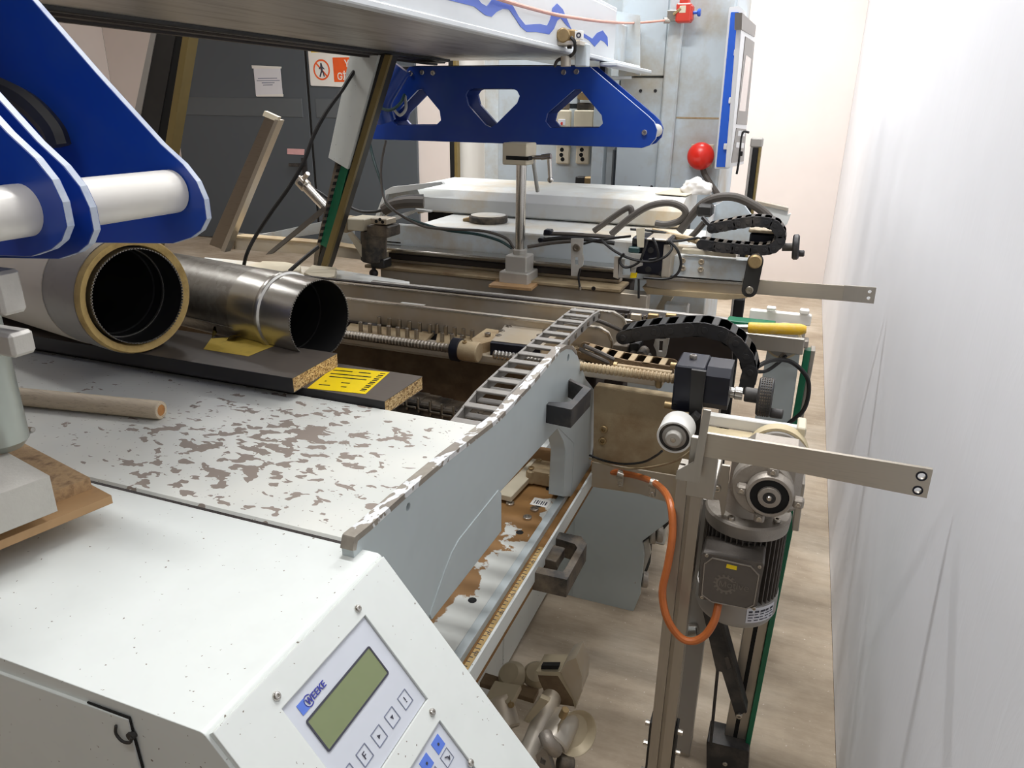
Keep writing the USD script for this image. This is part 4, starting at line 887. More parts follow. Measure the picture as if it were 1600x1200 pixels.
gm.part('neck', lathe([(.046, zfl + .014), (.040, zfl + .03), (.036, zfl + .06), (.036, zfl + .10)], (mx_, my_, 0), (0, 0, 1), 32), 'cast_aluminium')
# terminal box
TY = 1.075
T = PY(TY)
tb_ = [(1098.5, 864), (1192, 880), (1194, 886), (1181, 948), (1176, 951), (1094, 936), (1091, 930), (1095, 868)]
gm.part('terminal_box', T.slab(tb_, .05, -.006, r=.003), 'motor_grey')
ld = gm.part('terminal_lid', T.slab(tb_, .006, 0, r=.003), 'motor_grey')
octo = [(1113, 871), (1173, 884), (1186, 898), (1178, 944), (1166, 950), (1112, 939), (1097, 928), (1101, 880)]
gm.part('lid_panel', T.ext(T.poly(octo, r=.001), .0018, .0018), 'motor_grey', ld)
gm.part('lid_rim', T.ext(T.poly(octo).boundary.buffer(.0009), .0030, .0030), 'cast_aluminium', ld)
for px, py in ((1104.5, 867), (1187, 885), (1178, 951 - 1), (1097, 932)): gm.part('lid_screw', bolt(T.pt(px, py), (0, -1, 0), .0032, .003), 'nickel', ld)
gm.part('yellow_label', T.ext(T.poly([(1136, 880), (1152, 884), (1151, 890), (1134.5, 886)]), .0004, .0023), 'label_yellow')
u, v = T.uv(1133, 912)
gear = ring2(u, v, .0145, .0115)
for i in range(14):
    t_ = 2 * PI * i / 14; gear = gear.union(affinity.rotate(sbox(u + .0135, v - .0016, u + .0185, v + .0016), math.degrees(t_), origin=(u, v)))
gear = gear.difference(sbox(u - .001, v - .006, u + .04, v + .007))
gm.part('cast_mark', cat([T.ext(gear, .0008, .0025), T.text('Motive', .011, u + .014, v + .001, rot=.03, depth=.0009, off=.0017)]), 'cast_mark', label='raised gear emblem and lettering')
rp = [(1157, 952), (1182, 951), (1197, 943), (1198, 958), (1180, 970), (1155, 970)]
lbp = []
for i, t_ in enumerate(np.linspace(-1.25, -.45, 7)[:-1]):
    t2 = t_ + .14; pa_, pb_ = [np.array((mx_ + (rM + .0036) * math.cos(q_), my_ + (rM + .0036) * math.sin(q_), 0)) for q_ in (t_, t2)]
    lbp.append(obox(pa_ + (0, 0, zf + .038), pb_ + (0, 0, zf + .038), .0006, .03, .0001))
rpl = gm.part('rating_plate', cat(lbp), 'paper')
lbp = []
for j in range(4):
    for i, t_ in enumerate(np.linspace(-1.2, -.6, 5)):
        pa_, pb_ = [np.array((mx_ + (rM + .0042) * math.cos(q_), my_ + (rM + .0042) * math.sin(q_), zf + .028 + j * .0058)) for q_ in (t_, t_ + .09 + .02 * ((i + j) % 3))]; lbp.append(obox(pa_, pb_, .0004, .0018 if j < 3 else .004, .0001))
gm.part('print', cat(lbp), 'print_dark', rpl, kind='stuff')
# worm gearbox
gc = at(1202, 777, Y=1.065)
gm.part('gearbox', cat([rbox((gc[0] - .045, 1.10, gc[2] - .045), (gc[0] + .045, 1.20, gc[2] + .05), .012), cyl((gc[0] - .012, 1.085, gc[2]), (gc[0] - .012, 1.12, gc[2]), .046, 36, .003), rbox((mx_ - .035, 1.14, gc[2] - .05), (mx_ + .03, 1.22, gc[2] + .03), .01)]), 'cast_aluminium')
cv = gm.part('cover_flange', lathe([(.0285, .008), (.0285, .0), (.033, 0), (.035, .003), (.035, .022), (.02, .024)], gc, (0, 1, 0), 40), 'cast_aluminium')
gm.each('lug', [rbox(gc + (x - .008, .004, z - .008), gc + (x + .008, .02, z + .008), .003) for x, z in ((0, .040), (-.041, .0), (.042, -.006), (-.010, -.042))], 'cast_aluminium', cv)
gm.each('lug_screw', [bolt(gc + (x, .004, z), (0, -1, 0), .004, .002) for x, z in ((0, .040), (-.041, .0), (.042, -.006), (-.010, -.042))], 'nickel', cv)
gm.part('seal', lathe([(.0, .004), (.029, .004), (.0295, .002)], gc, (0, 1, 0), 36), 'hole_black'); gm.part('hollow_shaft', lathe([(0, -.003), (.009, -.003), (.010, -.004), (.0165, -.003), (.0175, .004)], gc, (0, 1, 0), 32), 'cast_aluminium')
gm.part('shaft_bore', lathe([(0, -.0035), (.0095, -.0035), (.0096, -.003)], gc, (0, 1, 0), 24), 'dark_grey_metal'); gm.part('shaft_screw', lathe([(0, -.007), (.003, -.007), (.0045, -.0045), (.0045, -.003)], gc, (0, 1, 0), 20), 'nickel')
mp_ = gm.part('mount_plate', PY(1.135).slab([(1094, 722), (1141, 729), (1133, 800), (1128, 812), (1124, 782), (1094, 765)], .006), 'aluminium')
for px, py in ((1104, 743), (1121, 762)): gm.part('mount_bolt', bolt(PY(1.135).pt(px, py), (0, -1, 0), .0062, .006), 'nickel', mp_)
gm.part('side_plate', obox(at(1253, 745, Y=1.14), at(1243, 818, Y=1.14), .05, .010), 'aluminium')

oc = Thing('orange_cable', 'thick orange cable looping from the frame down to the gear motor', 'cable')
oc.part('cable', tubeP([(925, 738, 1.46), (960, 738, 1.40), (995, 744, 1.36), (1025, 756, 1.25), (1046, 782, 1.12), (1051, 830, 1.085), (1044, 880, 1.07), (1035, 925, 1.06), (1042, 965, 1.05), (1060, 993, 1.05), (1080, 1002, 1.05), (1101, 993, 1.055), (1116, 970, 1.065), (1123, 942, 1.085)], .0065, 10), 'orange_cable')
for px, py, Y in ((971, 740, 1.385), (1022, 754, 1.26)):
    p = at(px, py, Y=Y); oc.part('clip', cat([cyl(p + (-.008, 0, -.001), p + (.006, 0, -.003), .0095, 14), rbox(p + (-.007, -.002, -.03), p + (.005, .006, 0), .001)]), 'nickel'); oc.part('clip_screw', bolt(p + (-.001, -.002, -.024), (0, -1, 0), .005, .003), 'nickel')
cbk = Thing('cable_bracket', 'dusty steel strip behind the orange cable clips', 'bracket')
cbk.part('strip', PY(1.40).slab([(925, 722), (1058, 744), (1060, 790), (1000, 772), (922, 760)], .004), 'dusty_steel')
cbk.part('edge', obox(at(934, 722, Y=1.56), at(912, 752, Y=1.40), .012, .006), 'aluminium')

eb = Thing('inclined_profile', 'tall aluminium profile with a green plastic edge standing behind the gear motor', 'profile')
Ye = 1.27
gt, gb_ = at(1247, 780, Y=Ye), at(1168, 1178, Y=Ye)
dv = (gt - gb_) / (gt[2] - gb_[2])
eb.part('profile', cat([obox(gb_ + (-.030, .02, -.01), gt + (-.030, .02, 0), .042, .042)]), 'aluminium')
eb.part('slot', cat([obox(gb_ + (-.030, -.0015, -.005), gt + (-.030, -.0015, 0), .001, .008, .0002)]), 'hole_black')
eb.part('green_edge', cat([obox(gb_ + (-.004, .015, -.01), gt + (-.004, .015, 0), .05, .010)]), 'green_plastic')
zz0 = at(1110, 1158, Y=1.245)[2]
eb.part('foot_box', PY(1.24).slab([(1104, 1158), (1170, 1174), (1166, 1240), (1104, 1240)], .06, r=.004), 'black_plastic')
eb.part('foot_screw', bolt(PY(1.24).pt(1133, 1193), (0, -1, 0), .005, .003), 'nickel')
eb.part('rod', cat([obox(at(1122, 1040, Y=1.235), at(1110, 1165, Y=1.235), .006, .006)]), 'black_plastic')
br = Thing('black_brace', 'black folded brace arm slanting below the gear motor', 'brace')
P = PY(1.225)
br.part('arm', P.slab([(1098, 955), (1124, 950), (1166, 1112), (1150, 1121), (1128, 1050), (1119, 1048)], .004, r=.001), 'black_plastic')
br.part('flange', P.slab([(1120, 952), (1124, 950), (1167, 1112), (1164, 1114)], .03, .002), 'black_plastic')
br.part('bolt', bolt(P.pt(1155, 1117), (0, -1, 0), .006, .006), 'nickel'); br.part('mark', P.slab([(1132, 1027), (1138, 1025), (1143, 1042), (1137, 1046)], .001, .001), 'hose_grey')
br.part('hanger', rbox(P.pt(1104, 960) + (-.005, .004, -.005), P.pt(1118, 940) + (0, .03, .02), .002), 'black_plastic')

# ---------------------------------------------------------------- white housing on the floor behind the post
wh = Thing('leg_housing', 'pale grey sheet housing standing on the floor behind the profile post', 'housing')
P = PY(1.70)
wh.part('front_plate', P.slab([(893, 775), (905, 748), (940, 748), (1048, 771), (1044, 815), (1003, 846), (1006, 868), (1000, 930), (985, 966), (894, 944), (898, 800)], .012, r=.004), 'grey_paint')
wh.part('side_plate', P.slab([(862, 800), (893, 775), (898, 800), (894, 944), (862, 921)], .012, -.002), 'grey_paint')
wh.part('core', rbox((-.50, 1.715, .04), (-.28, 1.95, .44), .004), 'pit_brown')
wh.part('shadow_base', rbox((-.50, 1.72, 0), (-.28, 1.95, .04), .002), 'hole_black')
for px, py, s in ((990, 903, 1), (1003, 905, 1), (1015, 838, .9), (1026, 834, 1.0)):
    p = at(px, py, Y=1.72); wh.part('roller', cyl(p, p + (.016, .004, 0), .022 * s, 20, .003), 'cast_aluminium')
wh.part('roller_arm', P.slab([(1000, 855), (1012, 846), (1015, 870), (1004, 900), (996, 898)], .008, -.014), 'pad_grey')
wh.part('roller_arm', obox(at(985, 904, Y=1.715), at(1010, 904, Y=1.715), .01, .01), 'dark_grey_metal')
wh.part('stay', obox(at(1003, 852, Y=1.76), at(1048, 800, Y=1.76), .02, .03), 'dark_grey_metal')

# ---------------------------------------------------------------- pneumatic clamp unit near the floor
va = Thing('pneumatic_unit', 'dusty tan pneumatic clamp unit with a steel rod behind the keypad box', 'pneumatic unit')
Yv = 1.02
def vp(x, y, Y=Yv): return at(x, y, Y=Y)
r0, r1 = vp(865, 1082, 1.06), vp(815, 1205, .93)
va.part('rod', cyl(r0, r0 + (r1 - r0) * 1.3, .019, 24), 'dusty_steel')
hd0 = PY(1.05)
va.part('head_block', cat([hd0.slab([(840, 1051), (874, 1052), (900, 1090), (898, 1104), (858, 1098), (842, 1062)], .05, .0)]), 'rust_casting')
va.part('head_rim', cat([hd0.slab([(838, 1048), (876, 1049), (902, 1090), (899, 1107), (895, 1092), (872, 1055), (842, 1054)], .05, .002), obox(vp(858, 1045, 1.09), vp(898, 1072, 1.09), .05, .035, .004)]), 'valve_tan')
va.part('block_side', PY(1.045).slab([(876, 1050), (886, 1034), (900, 1028), (910, 1060), (908, 1082), (900, 1098)], .05), 'dusty_steel')
va.part('block_window', PY(1.047).slab([(846, 1040), (873, 1040), (872, 1046), (845, 1046)], .01), 'hole_black')
d1, d2 = vp(800, 1056, 1.12), vp(838, 1055, 1.14)
va.part('cup', lathe([(.0, .018), (.020, .016), (.028, .006), (.030, 0), (.026, -.012)], d1, (-.2, -.5, .8), 28), 'valve_tan')
va.part('cup', lathe([(.0, .018), (.020, .016), (.027, .006), (.028, 0), (.024, -.012)], d2, (.1, -.4, .9), 28), 'valve_tan')
va.part('plate', obox(vp(754, 1062, 1.10), vp(838, 1088, 1.10), .03, .012), 'rust_casting')
va.part('bracket', cat([obox(vp(766, 1080, 1.04), vp(808, 1088, 1.04), .05, .012, .002)]), 'valve_tan')
va.part('bracket_screw', cyl(vp(795, 1092, 1.03), vp(799, 1102, 1.015), .006), 'brass')
va.part('cylinder', lathe([(.024, 0), (.027, .004), (.027, .05), (.022, .058)], vp(792, 1140, 1.0), vp(780, 1095, 1.03) - vp(792, 1140, 1.0), 24), 'dusty_steel')
va.part('cylinder', lathe([(.026, 0), (.029, .004), (.029, .06), (.022, .066)], vp(862, 1165, .98), vp(888, 1112, 1.05) - vp(862, 1165, .98), 28), 'dusty_steel')
va.part('elbow', tubeP([(852, 1148, .96), (856, 1158, .95), (862, 1166, .955), (868, 1172, .97)], .013, 12), 'cast_aluminium')
va.part('dish', lathe([(.018, .0), (.034, .004), (.040, .016), (.041, .020), (.038, .018), (.03, .006), (0, .003)], vp(893, 1140, 1.02), (.62, -.55, .35), 36), 'valve_tan', label='cream suction dish')
va.part('knob', cyl(vp(878, 1120, 1.0), vp(884, 1108, 1.0), .007, 12, .001), 'brass')
va.part('fin', PY(.99).slab([(844, 1090), (858, 1096), (826, 1130), (818, 1126)], .01), 'valve_tan')
va.part('lower_bracket', PY(.95).slab([(828, 1190), (852, 1166), (866, 1210), (820, 1225)], .012, holes=[[(845, 1182), (853, 1188), (851, 1196), (844, 1192)]]), 'cast_aluminium')
va.part('nozzle', cyl(vp(872, 1190, .97), vp(895, 1196, .98), .014, 16, .002), 'dusty_black')
va.part('base', rbox((-.48, .86, .0), (-.34, 1.00, .14), .004), 'dusty_black')

# ---------------------------------------------------------------- gantry beam overhead
ZBm = 1.42
xL, xR = -1.165, at(900, 85, Z=ZBm)[0] - .004
YE = 2.36
gbm = Thing('gantry_beam', 'long pale overhead gantry beam with a blue wave stripe and dark rails', 'gantry beam')
gbm.part('underside', rbox((xL + .02, .80, ZBm + .012), (xR - .004, YE, ZBm + .03), .002), 'beam_under')
gbm.part('side_panel', rbox((xR - .006, .80, ZBm + .002), (xR, 2.34, ZBm + .14), .002), 'beam_paint')
gbm.part('bottom_edge', rbox((xR - .02, .80, ZBm), (xR + .004, 2.7, ZBm + .010), .002), 'beam_paint')
gbm.part('far_side_panel', rbox((xL, .80, ZBm + .02), (xL + .006, YE, ZBm + .14), .002), 'beam_paint')
gbm.part('top', rbox((xL, .80, ZBm + .135), (xR - .004, 2.36, ZBm + .15), .002), 'beam_paint')
yR = 2.30
gbm.part('rail', rbox((xL - .006, .80, ZBm), (xL + .055, yR, ZBm + .035), .003), 'rail_dark', label='dark brown lower rail')
gbm.part('rail_lip', rbox((xL + .055, .80, ZBm + .004), (xL + .07, yR, ZBm + .014), .002), 'dark_grey_metal')
gbm.part('rail_lip', rbox((xL + .012, .80, ZBm - .005), (xL + .026, yR, ZBm + .002), .001), 'rail_dark')
S = PX(xR)
z3 = lambda L_: [(560 + a_ / 4, b_ / 4) for a_, b_ in L_]
wave = z3([(300, -40), (520, -10), (640, 20), (720, 40), (790, 95), (830, 105), (860, 75), (900, 55), (940, 60), (975, 110), (1010, 165), (1050, 200), (1110, 200), (1190, 215), (1220, 180), (1240, 130), (1262, 112), (1300, 160), (1332, 186), (1400, 228), (1440, 252), (1475, 292), (1512, 250), (1535, 262), (1558, 290), (1555, 232), (1525, 190), (1490, 206), (1460, 242), (1400, 205), (1330, 184), (1310, 140), (1275, 58), (1240, 22), (1212, 50), (1198, 120), (1178, 160), (1130, 150), (1040, 155), (1000, 105), (965, 40), (930, 0), (900, -60), (700, -120), (400, -120)])
gbm.part('wave_stripe', S.slab(wave, .001, .0012, holes=[z3([(735, -20), (765, 20), (800, 40), (835, -5), (820, -40), (760, -50)])]), 'wave_blue')
gbm.part('shelf_flange', rbox((xR - .006, 2.2, ZBm - .014), (xR + .045, 2.69, ZBm - .004), .002), 'beam_paint')
gbm.part('end_cap', rbox((xL + .004, .790, ZBm + .012), (xR - .002, .80, ZBm + .148), .002), 'beam_paint')
gbm.part('hanger_box', rbox((xL + .005, .30, ZBm + .002), (-.80, .789, ZBm + .134), .004), 'dark_grey_metal')
gbm.part('link_box', rbox((xL + .25, 2.34, ZBm + .02), (xR - .05, 2.96, ZBm + .134), .003), 'cabinet_paint')
gbm.part('end_plate', PY(2.70).slab([(958, 16), (1000, 24), (1000, 30), (1000, 118), (945, 98), (955, 60)], .006, 0), 'cabinet_paint')

sb = Thing('sensor_block', 'small brown sensor block on a bracket under the wave stripe', 'sensor')
P = PY(1.84)
sb.part('housing', quadbox((869, 46, 897, 66), 1.80, .05, .003), 'brass'); sb.part('coil', cyl(at(880, 55, Y=1.799), at(880, 55, Y=1.785), .016, 20, .003), 'brass')
sb.part('bracket', quadbox((864, 64, 906, 70), 1.79, .06, .001), 'dusty_steel'); sb.part('tag', quadbox((898, 48, 910, 62), 1.795, .01, .001), 'white_plastic')
sb.part('tag_print', PY(1.794).ext(ring2(*PY(1.794).uv(904, 55), .006, .003), .001), 'print_dark', 'tag'); sb.part('wing_nut', quadbox((886, 71, 892, 76), 1.81, .01, .001), 'dusty_black')
sb.part('wire', tubeP([(892, 58, 1.79), (898, 66, 1.79), (898, 80, 1.80), (890, 88, 1.83), (872, 94, 1.86), (867, 103, 1.9)], .004), 'cable_black')
sb.part('stem', cyl(at(884, 88, Y=1.83), at(884, 104, Y=1.83), .012), 'dusty_steel'); sb.part('holder', quadbox((899, 68, 916, 104), 1.83, .03), 'cabinet_paint')
hbk = Thing('hook_bracket', 'dark grey hooked bracket standing behind the right end of the far blue press arm', 'bracket')
hbk.part('bracket', PY(2.25).slab([(918, 80), (946, 80), (945, 122), (938, 122), (937, 94), (918, 94)], .02, r=.001), 'dark_grey_metal')

# ---------------------------------------------------------------- far press arm, column and pad
YF = 2.15
fa = Thing('overhead_press', 'far blue press arm with triangular cut-outs hanging under the overhead beam', 'press arm')
arm = [(640, 104), (920, 103), (1012, 181), (1022, 191), (1026.5, 203), (1024, 217), (1015, 227), (1003, 231), (572, 217), (562, 212), (560, 200), (566, 190)]
holes = [[(659, 139), (652, 141), (617, 178), (613, 189), (619, 196), (681, 196), (689, 188), (687, 173)], [(727, 148), (731, 141), (738, 138), (800, 138), (808, 142), (812, 150), (808, 161), (775, 194), (767, 199), (758, 195), (731, 164)],
         [(906, 139), (897, 140), (855, 177), (852, 190), (860, 200), (935, 200), (942, 193), (940, 180)]]
P = PY(YF)
fp_ = P.poly(arm); hp = [P.poly(h, r=0) for h in holes]
fp2 = fp_
for h in hp: fp2 = fp2.difference(h.buffer(.004).buffer(-.004))
fa.part('plate', P.ext(fp2, .012), 'blue_paint')
fa.part('edge', P.ext(fp_.exterior.buffer(.0006).intersection(fp_.buffer(.001)), .010, -.001), 'blue_edge', 'plate')
fa.part('plate', PY(YF + .09).ext(affinity.translate(fp2, 0, .002), .012), 'blue_paint')
fa.part('web', cat([PY(YF + .012).ext(h.buffer(.004).difference(h.buffer(-.001)), .078) for h in hp]), 'blue_matte')
fa.part('bottom_plate', rbox((fp_.bounds[0] + .02, YF + .012, fp_.bounds[1] + .008), (fp_.bounds[2] - .05, YF + .09, fp_.bounds[1] + .018), .002), 'blue_paint')
q = P.pt(1016, 205); fa.part('spacer_roller', cyl(q + (0, .013, 0), q + (0, .089, 0), .018, 24), 'pad_grey')
for px, py in ((642, 115), (660, 113), (677, 114), (881, 113), (901, 112), (1007, 207)): fa.part('bolt', bolt(P.pt(px, py), (0, -1, 0), .0075, .006), 'nickel')
fa.part('hanger', rbox((at(630, 104, Y=2.2)[0], YF + .015, at(700, 104, Y=2.2)[2] - .01), (at(905, 104, Y=2.2)[0], YF + .085, ZBm - .012), .003), 'dark_grey_metal')
bt = Thing('air_hose', 'blue air hose with pale rings curling round the left of the far blue press', 'hose')
bt.part('hose', tubeP([(628, 106, 2.10), (612, 132, 2.09), (600, 152, 2.08), (597, 168, 2.08), (604, 190, 2.09)], .030, 12), 'blue_paint')
bt.part('ring', tubeP([(585, 158, 2.06), (594, 168, 2.04), (610, 172, 2.04), (625, 162, 2.05), (632, 148, 2.08)], .0045), 'teal_tube'); bt.part('ring', tubeP([(616, 172, 2.05), (625, 180, 2.05), (634, 170, 2.06), (633, 150, 2.08)], .0045), 'air_tube_white')
bt.part('ring', tubeP([(590, 142, 2.06), (596, 133, 2.05), (606, 131, 2.05)], .0035), 'air_tube_white')
at_ = Thing('air_tubes', 'thin dark air tubes running from the far blue press to the far column foot', 'tubes')
at_.part('tube', tubeP([(576, 216, 2.12), (584, 250, 2.1), (597, 290, 2.06), (604, 318, 2.02), (625, 335, 1.97), (662, 350, 1.94), (700, 360, 1.94), (745, 366, 1.95), (780, 376, 1.95), (800, 388, 1.96)], .0042), 'teal_tube')
at_.part('tube', tubeP([(603, 220, 2.14), (596, 255, 2.1), (596, 285, 2.06), (601, 310, 2.02), (620, 332, 1.965), (660, 353, 1.935), (700, 358, 1.93), (755, 361, 1.94), (790, 372, 1.95), (803, 388, 1.96)], .004), 'hose_grey')
fcn = Thing('press_column', 'far steel press column with a clamp lever, standing on the far steel beam', 'press column')
Yp = 2.02
pxm = lambda x, y: at(x, y, Y=Yp)
xcol = (pxm(806, 330)[0] + pxm(821, 330)[0]) / 2; rcol = (pxm(821, 330)[0] - pxm(806, 330)[0]) / 2
zc_t, zc_b = pxm(812, 255)[2], pxm(812, 400)[2]
fcn.part('column', cyl((xcol, Yp, zc_b), (xcol, Yp, zc_t), rcol, 28), 'bright_steel')
fcn.part('clamp', rbox((pxm(791, 240)[0], Yp - .03, pxm(812, 257)[2]), (pxm(829, 240)[0], Yp + .05, fp_.bounds[1] + .01), .003), 'cream')
fcn.part('clamp_slot', rbox((pxm(797, 243)[0], Yp - .032, pxm(812, 249)[2]), (pxm(832, 243)[0], Yp + .04, pxm(812, 243)[2]), .001), 'hole_black')
lv_ = fcn.part('lever', cat([cyl(pxm(832, 246), pxm(846, 246), .006), cyl(pxm(846, 246), pxm(861, 244), .008, 14), cyl(pxm(858, 246), pxm(860, 283), .006, 14)]), 'bright_steel'); fcn.part('lever_tip', trimesh.creation.icosphere(1, .009).apply_translation(pxm(860, 281)), 'bright_steel', lv_)
fcn.part('drop_wire', tubeP([(833, 250, 2.05), (838, 285, 2.06), (840, 299, 2.07)], .006), 'cabinet_paint')
pf = Thing('press_pad', 'steel press foot on a thin brown board at the base of the far column', 'press pad')
pf.part('socket', rbox((pxm(796, 400)[0], Yp - .035, pxm(812, 428)[2]), (pxm(829, 400)[0], Yp + .03, pxm(812, 397)[2]), .003), 'pad_grey')
pf.part('foot', rbox((pxm(789, 425)[0], Yp - .05, pxm(812, 439)[2]), (pxm(834, 425)[0], Yp + .04, pxm(812, 420)[2] - .002), .003), 'pad_grey')
pf.part('board', PZ(pxm(812, 438)[2] + .001).ext(affinity.rotate(sbox(pxm(780, 440)[0], Yp - .09, pxm(843, 440)[0], Yp + .05), 4), .008), 'wood_mdf')
pf.part('collar', lathe([(rcol + .004, 0), (rcol + .006, .004), (rcol + .006, .015), (rcol + .002, .018)], (xcol, Yp, pxm(812, 398)[2]), (0, 0, 1), 24), 'pad_grey')

# ---------------------------------------------------------------- electrical cabinet
YCb = 2.95
cb = Thing('control_cabinet', 'tall pale blue-grey electrical cabinet with a red mushroom stop button', 'cabinet')
def cx(px, py, Y=YCb): return at(px, py, Y=Y)
xk0, xk1, xk2, xk3 = cx(971, 200)[0], cx(1045, 150)[0], cx(1058, 150)[0], cx(1136, 150)[0]
cb.part('body', rbox((xk0, YCb + .014, .0), (xk3, YCb + .55, 2.05), .004), 'cabinet_paint')
cb.part('door_panel', rbox((xk1 + .03, YCb, .75), (xk3 - .004, YCb + .014, 2.0), .004), 'cabinet_paint')
cb.part('corner_post', rbox((xk1 - .02, YCb - .03, .7), (xk1 + .034, YCb + .02, 2.02), .006), 'cabinet_paint')
zm = cx(1010, 119)[2]
cb.part('upper_panel', rbox((xk0 - .02, YCb - .02, zm), (xk1 - .022, YCb + .012, 1.95), .003), 'cabinet_paint')
cb.part('lower_panel', rbox((xk0 - .012, YCb - .008, cx(1010, 303)[2] - .02), (xk1 - .022, YCb + .012, zm - .004), .003), 'cabinet_paint')
cb.part('seam', rbox((xk1 + .03, YCb - .0008, cx(1090, 186)[2]), (xk3 - .006, YCb + .001, cx(1090, 183)[2]), .0002), 'tan_casting')
for px, py in ((1001, 142), (1024, 142), (999, 292), (1018, 292)): cb.part('screw', bolt(cx(px, py, YCb - .008), (0, -1, 0), .006, .003), 'dark_grey_metal')
cb.part('side_recess', rbox((cx(945, 250)[0], YCb + .16, .7), (xk0 + .01, YCb + .30, 1.40), .003), 'door_grey')
cb.part('back_panel', rbox((cx(778, 250, YCb + .3)[0], YCb + .30, .7), (xk0, YCb + .34, 1.75), .003), 'cabinet_paint')
cb.part('pillar', rbox((cx(924, 250)[0], YCb - .0, .7), (cx(942, 250)[0], YCb + .06, 1.6), .003), 'cabinet_paint')
cb.part('dark_cover', rbox((cx(950, 250)[0], YCb + .06, .8), (cx(978, 250)[0], YCb + .12, cx(960, 232)[2]), .01), 'door_grey')
cb.part('shelf', rbox((cx(944, 120)[0], YCb - .02, cx(960, 124)[2]), (cx(988, 124)[0], YCb + .1, cx(960, 119)[2]), .002), 'beam_paint')
sbp = cx(1092, 243)
bz = cb.part('button_plate', quadbox((1080, 225, 1112, 262), YCb - .006, .008, .002), 'cream')
cb.part('stop_button', cat([lathe([(.020, 0), (.020, .018), (.036, .020), (.047, .030), (.049, .042), (.044, .058), (.030, .070), (.012, .076), (.0, .077)], at(1097, 243, Y=YCb - .005), (0, -1, 0), 36)]), 'red_plastic', label='round red mushroom button')
cbl = Thing('stop_button_cable', 'dark cable dropping from the red stop button behind the white hood', 'cable')
cbl.part('cable', tubeP([(1097, 256, YCb - .03), (1100, 270, YCb - .03), (1108, 284, YCb - .04), (1116, 296, YCb - .06), (1124, 308, YCb - .1)], .011, 10), 'hose_grey')
sw = Thing('pull_cord_switch', 'red pull-cord emergency switch with a blue knob at the top of the cabinet', 'switch')
Ys = YCb - .09
sw.part('body', cat([quadbox((1057, 5, 1078, 34), Ys, .05, .004), quadbox((1062, -2, 1076, 6), Ys + .005, .04, .003)]), 'red_switch'); sw.part('cover', quadbox((1078, 8, 1081, 31), Ys + .004, .04, .003), 'red_switch')
sw.part('knob', lathe([(.005, 0), (.005, .02), (.011, .022), (.013, .028), (.011, .032)], at(1080, 20, Y=Ys + .02), (1, 0, 0), 20), 'blue_knob'); sw.part('label', quadbox((1062, 9, 1071, 20), Ys - .001, .002, .0004), 'cream')
sw.part('lever', cat([obox(at(1052, 23, Y=Ys), at(1064, 13, Y=Ys), .008, .008)]), 'brass'); sw.part('bracket', quadbox((1043, 16, 1056, 32), Ys + .01, .05, .002), 'nickel')
pc_ = Thing('emergency_cord', 'pinkish pull cord sagging across the wave stripe to the red switch', 'cord')
pc_.part('cord', tube([at(x, y, X=xR + .012 + k * .002) for k, (x, y) in enumerate(((700, -40), (740, -18), (785, 0), (860, 21), (900, 28)))] + [at(945, 34, X=xR + .024), at(990, 36, Y=2.70), at(1040, 32, Y=Ys + .01)], .0038), 'copper_cord'); pc_.part('ferrule', cyl(at(1037, 32, Y=Ys + .01), at(1046, 32, Y=Ys + .02), .010, 14), 'nickel')

hm = Thing('operator_screen', 'white and blue operator screen housing mounted on the right side of the cabinet', 'operator panel')
YH = YCb - .08
P = PY(YH)
fr_ = [(1140, 12), (1155, 10), (1163, 18), (1164, 30), (1134, 262), (1115, 264)]
hm.part('housing', P.slab([(1139, 11), (1154, 9), (1163, 17), (1165, 32), (1139, 264), (1116, 264)], .07, -.004, r=.004), 'hmi_white')
hm.part('blue_side', P.slab([(1142, 19), (1154, 19), (1157, 24), (1157, 32), (1135, 261), (1119, 261)], .004, .0, r=.003), 'hmi_blue')
for px, py in ((1150, 82), (1142, 157), (1134, 229)): hm.part('hinge', quadbox((px - 3, py - 5, px + 2, py + 5), YH - .012, .012, .002), 'hmi_white')
xh = at(1160, 130, Y=YH)[0] + .004
S2 = PX(xh)
S2 = PX(xh + .012)
hm.part('screen_box', S2.slab([(1160, 24), (1179, 42), (1178, 60), (1162, 256), (1140, 262)], .014, 0), 'hmi_white')
hm.part('top_cap', S2.slab([(1158, 20), (1180, 40), (1178, 58), (1157, 46)], .02, .003), 'hmi_grey')
bzl = hm.part('bezel', S2.slab([(1164, 57), (1178, 66), (1166, 195), (1150, 194)], .004, .0025), 'hmi_grey')
hm.part('screen', S2.slab([(1164, 86), (1172, 92), (1163, 174), (1153, 173)], .003, .0035), 'screen_glass', bzl)
hm.part('key_strip', S2.slab([(1150, 200), (1165, 202), (1161, 252), (1142, 254)], .004, .0025), 'hmi_grey')
hm.each('key', [S2.slab([(x, y), (x + 5, y + .5), (x + 4, y + 9), (x - 1, y + 8.5)], .003, .004) for x, y in ((1152, 204), (1158, 204), (1149, 222), (1156, 223))], 'hmi_white', 'key_strip')
hk = Thing('hanging_key', 'small black key cord hanging from the operator screen', 'key')
hk.part('cord', tubeP([(1170, 207, 2.84), (1162, 206, 2.83), (1158, 216, 2.83), (1156, 236, 2.83), (1154, 255, 2.83), (1151, 272, 2.83)], .004), 'cable_black'); hk.part('key', quadbox((1146, 236, 1160, 244), 2.825, .008, .002), 'dark_grey_metal')

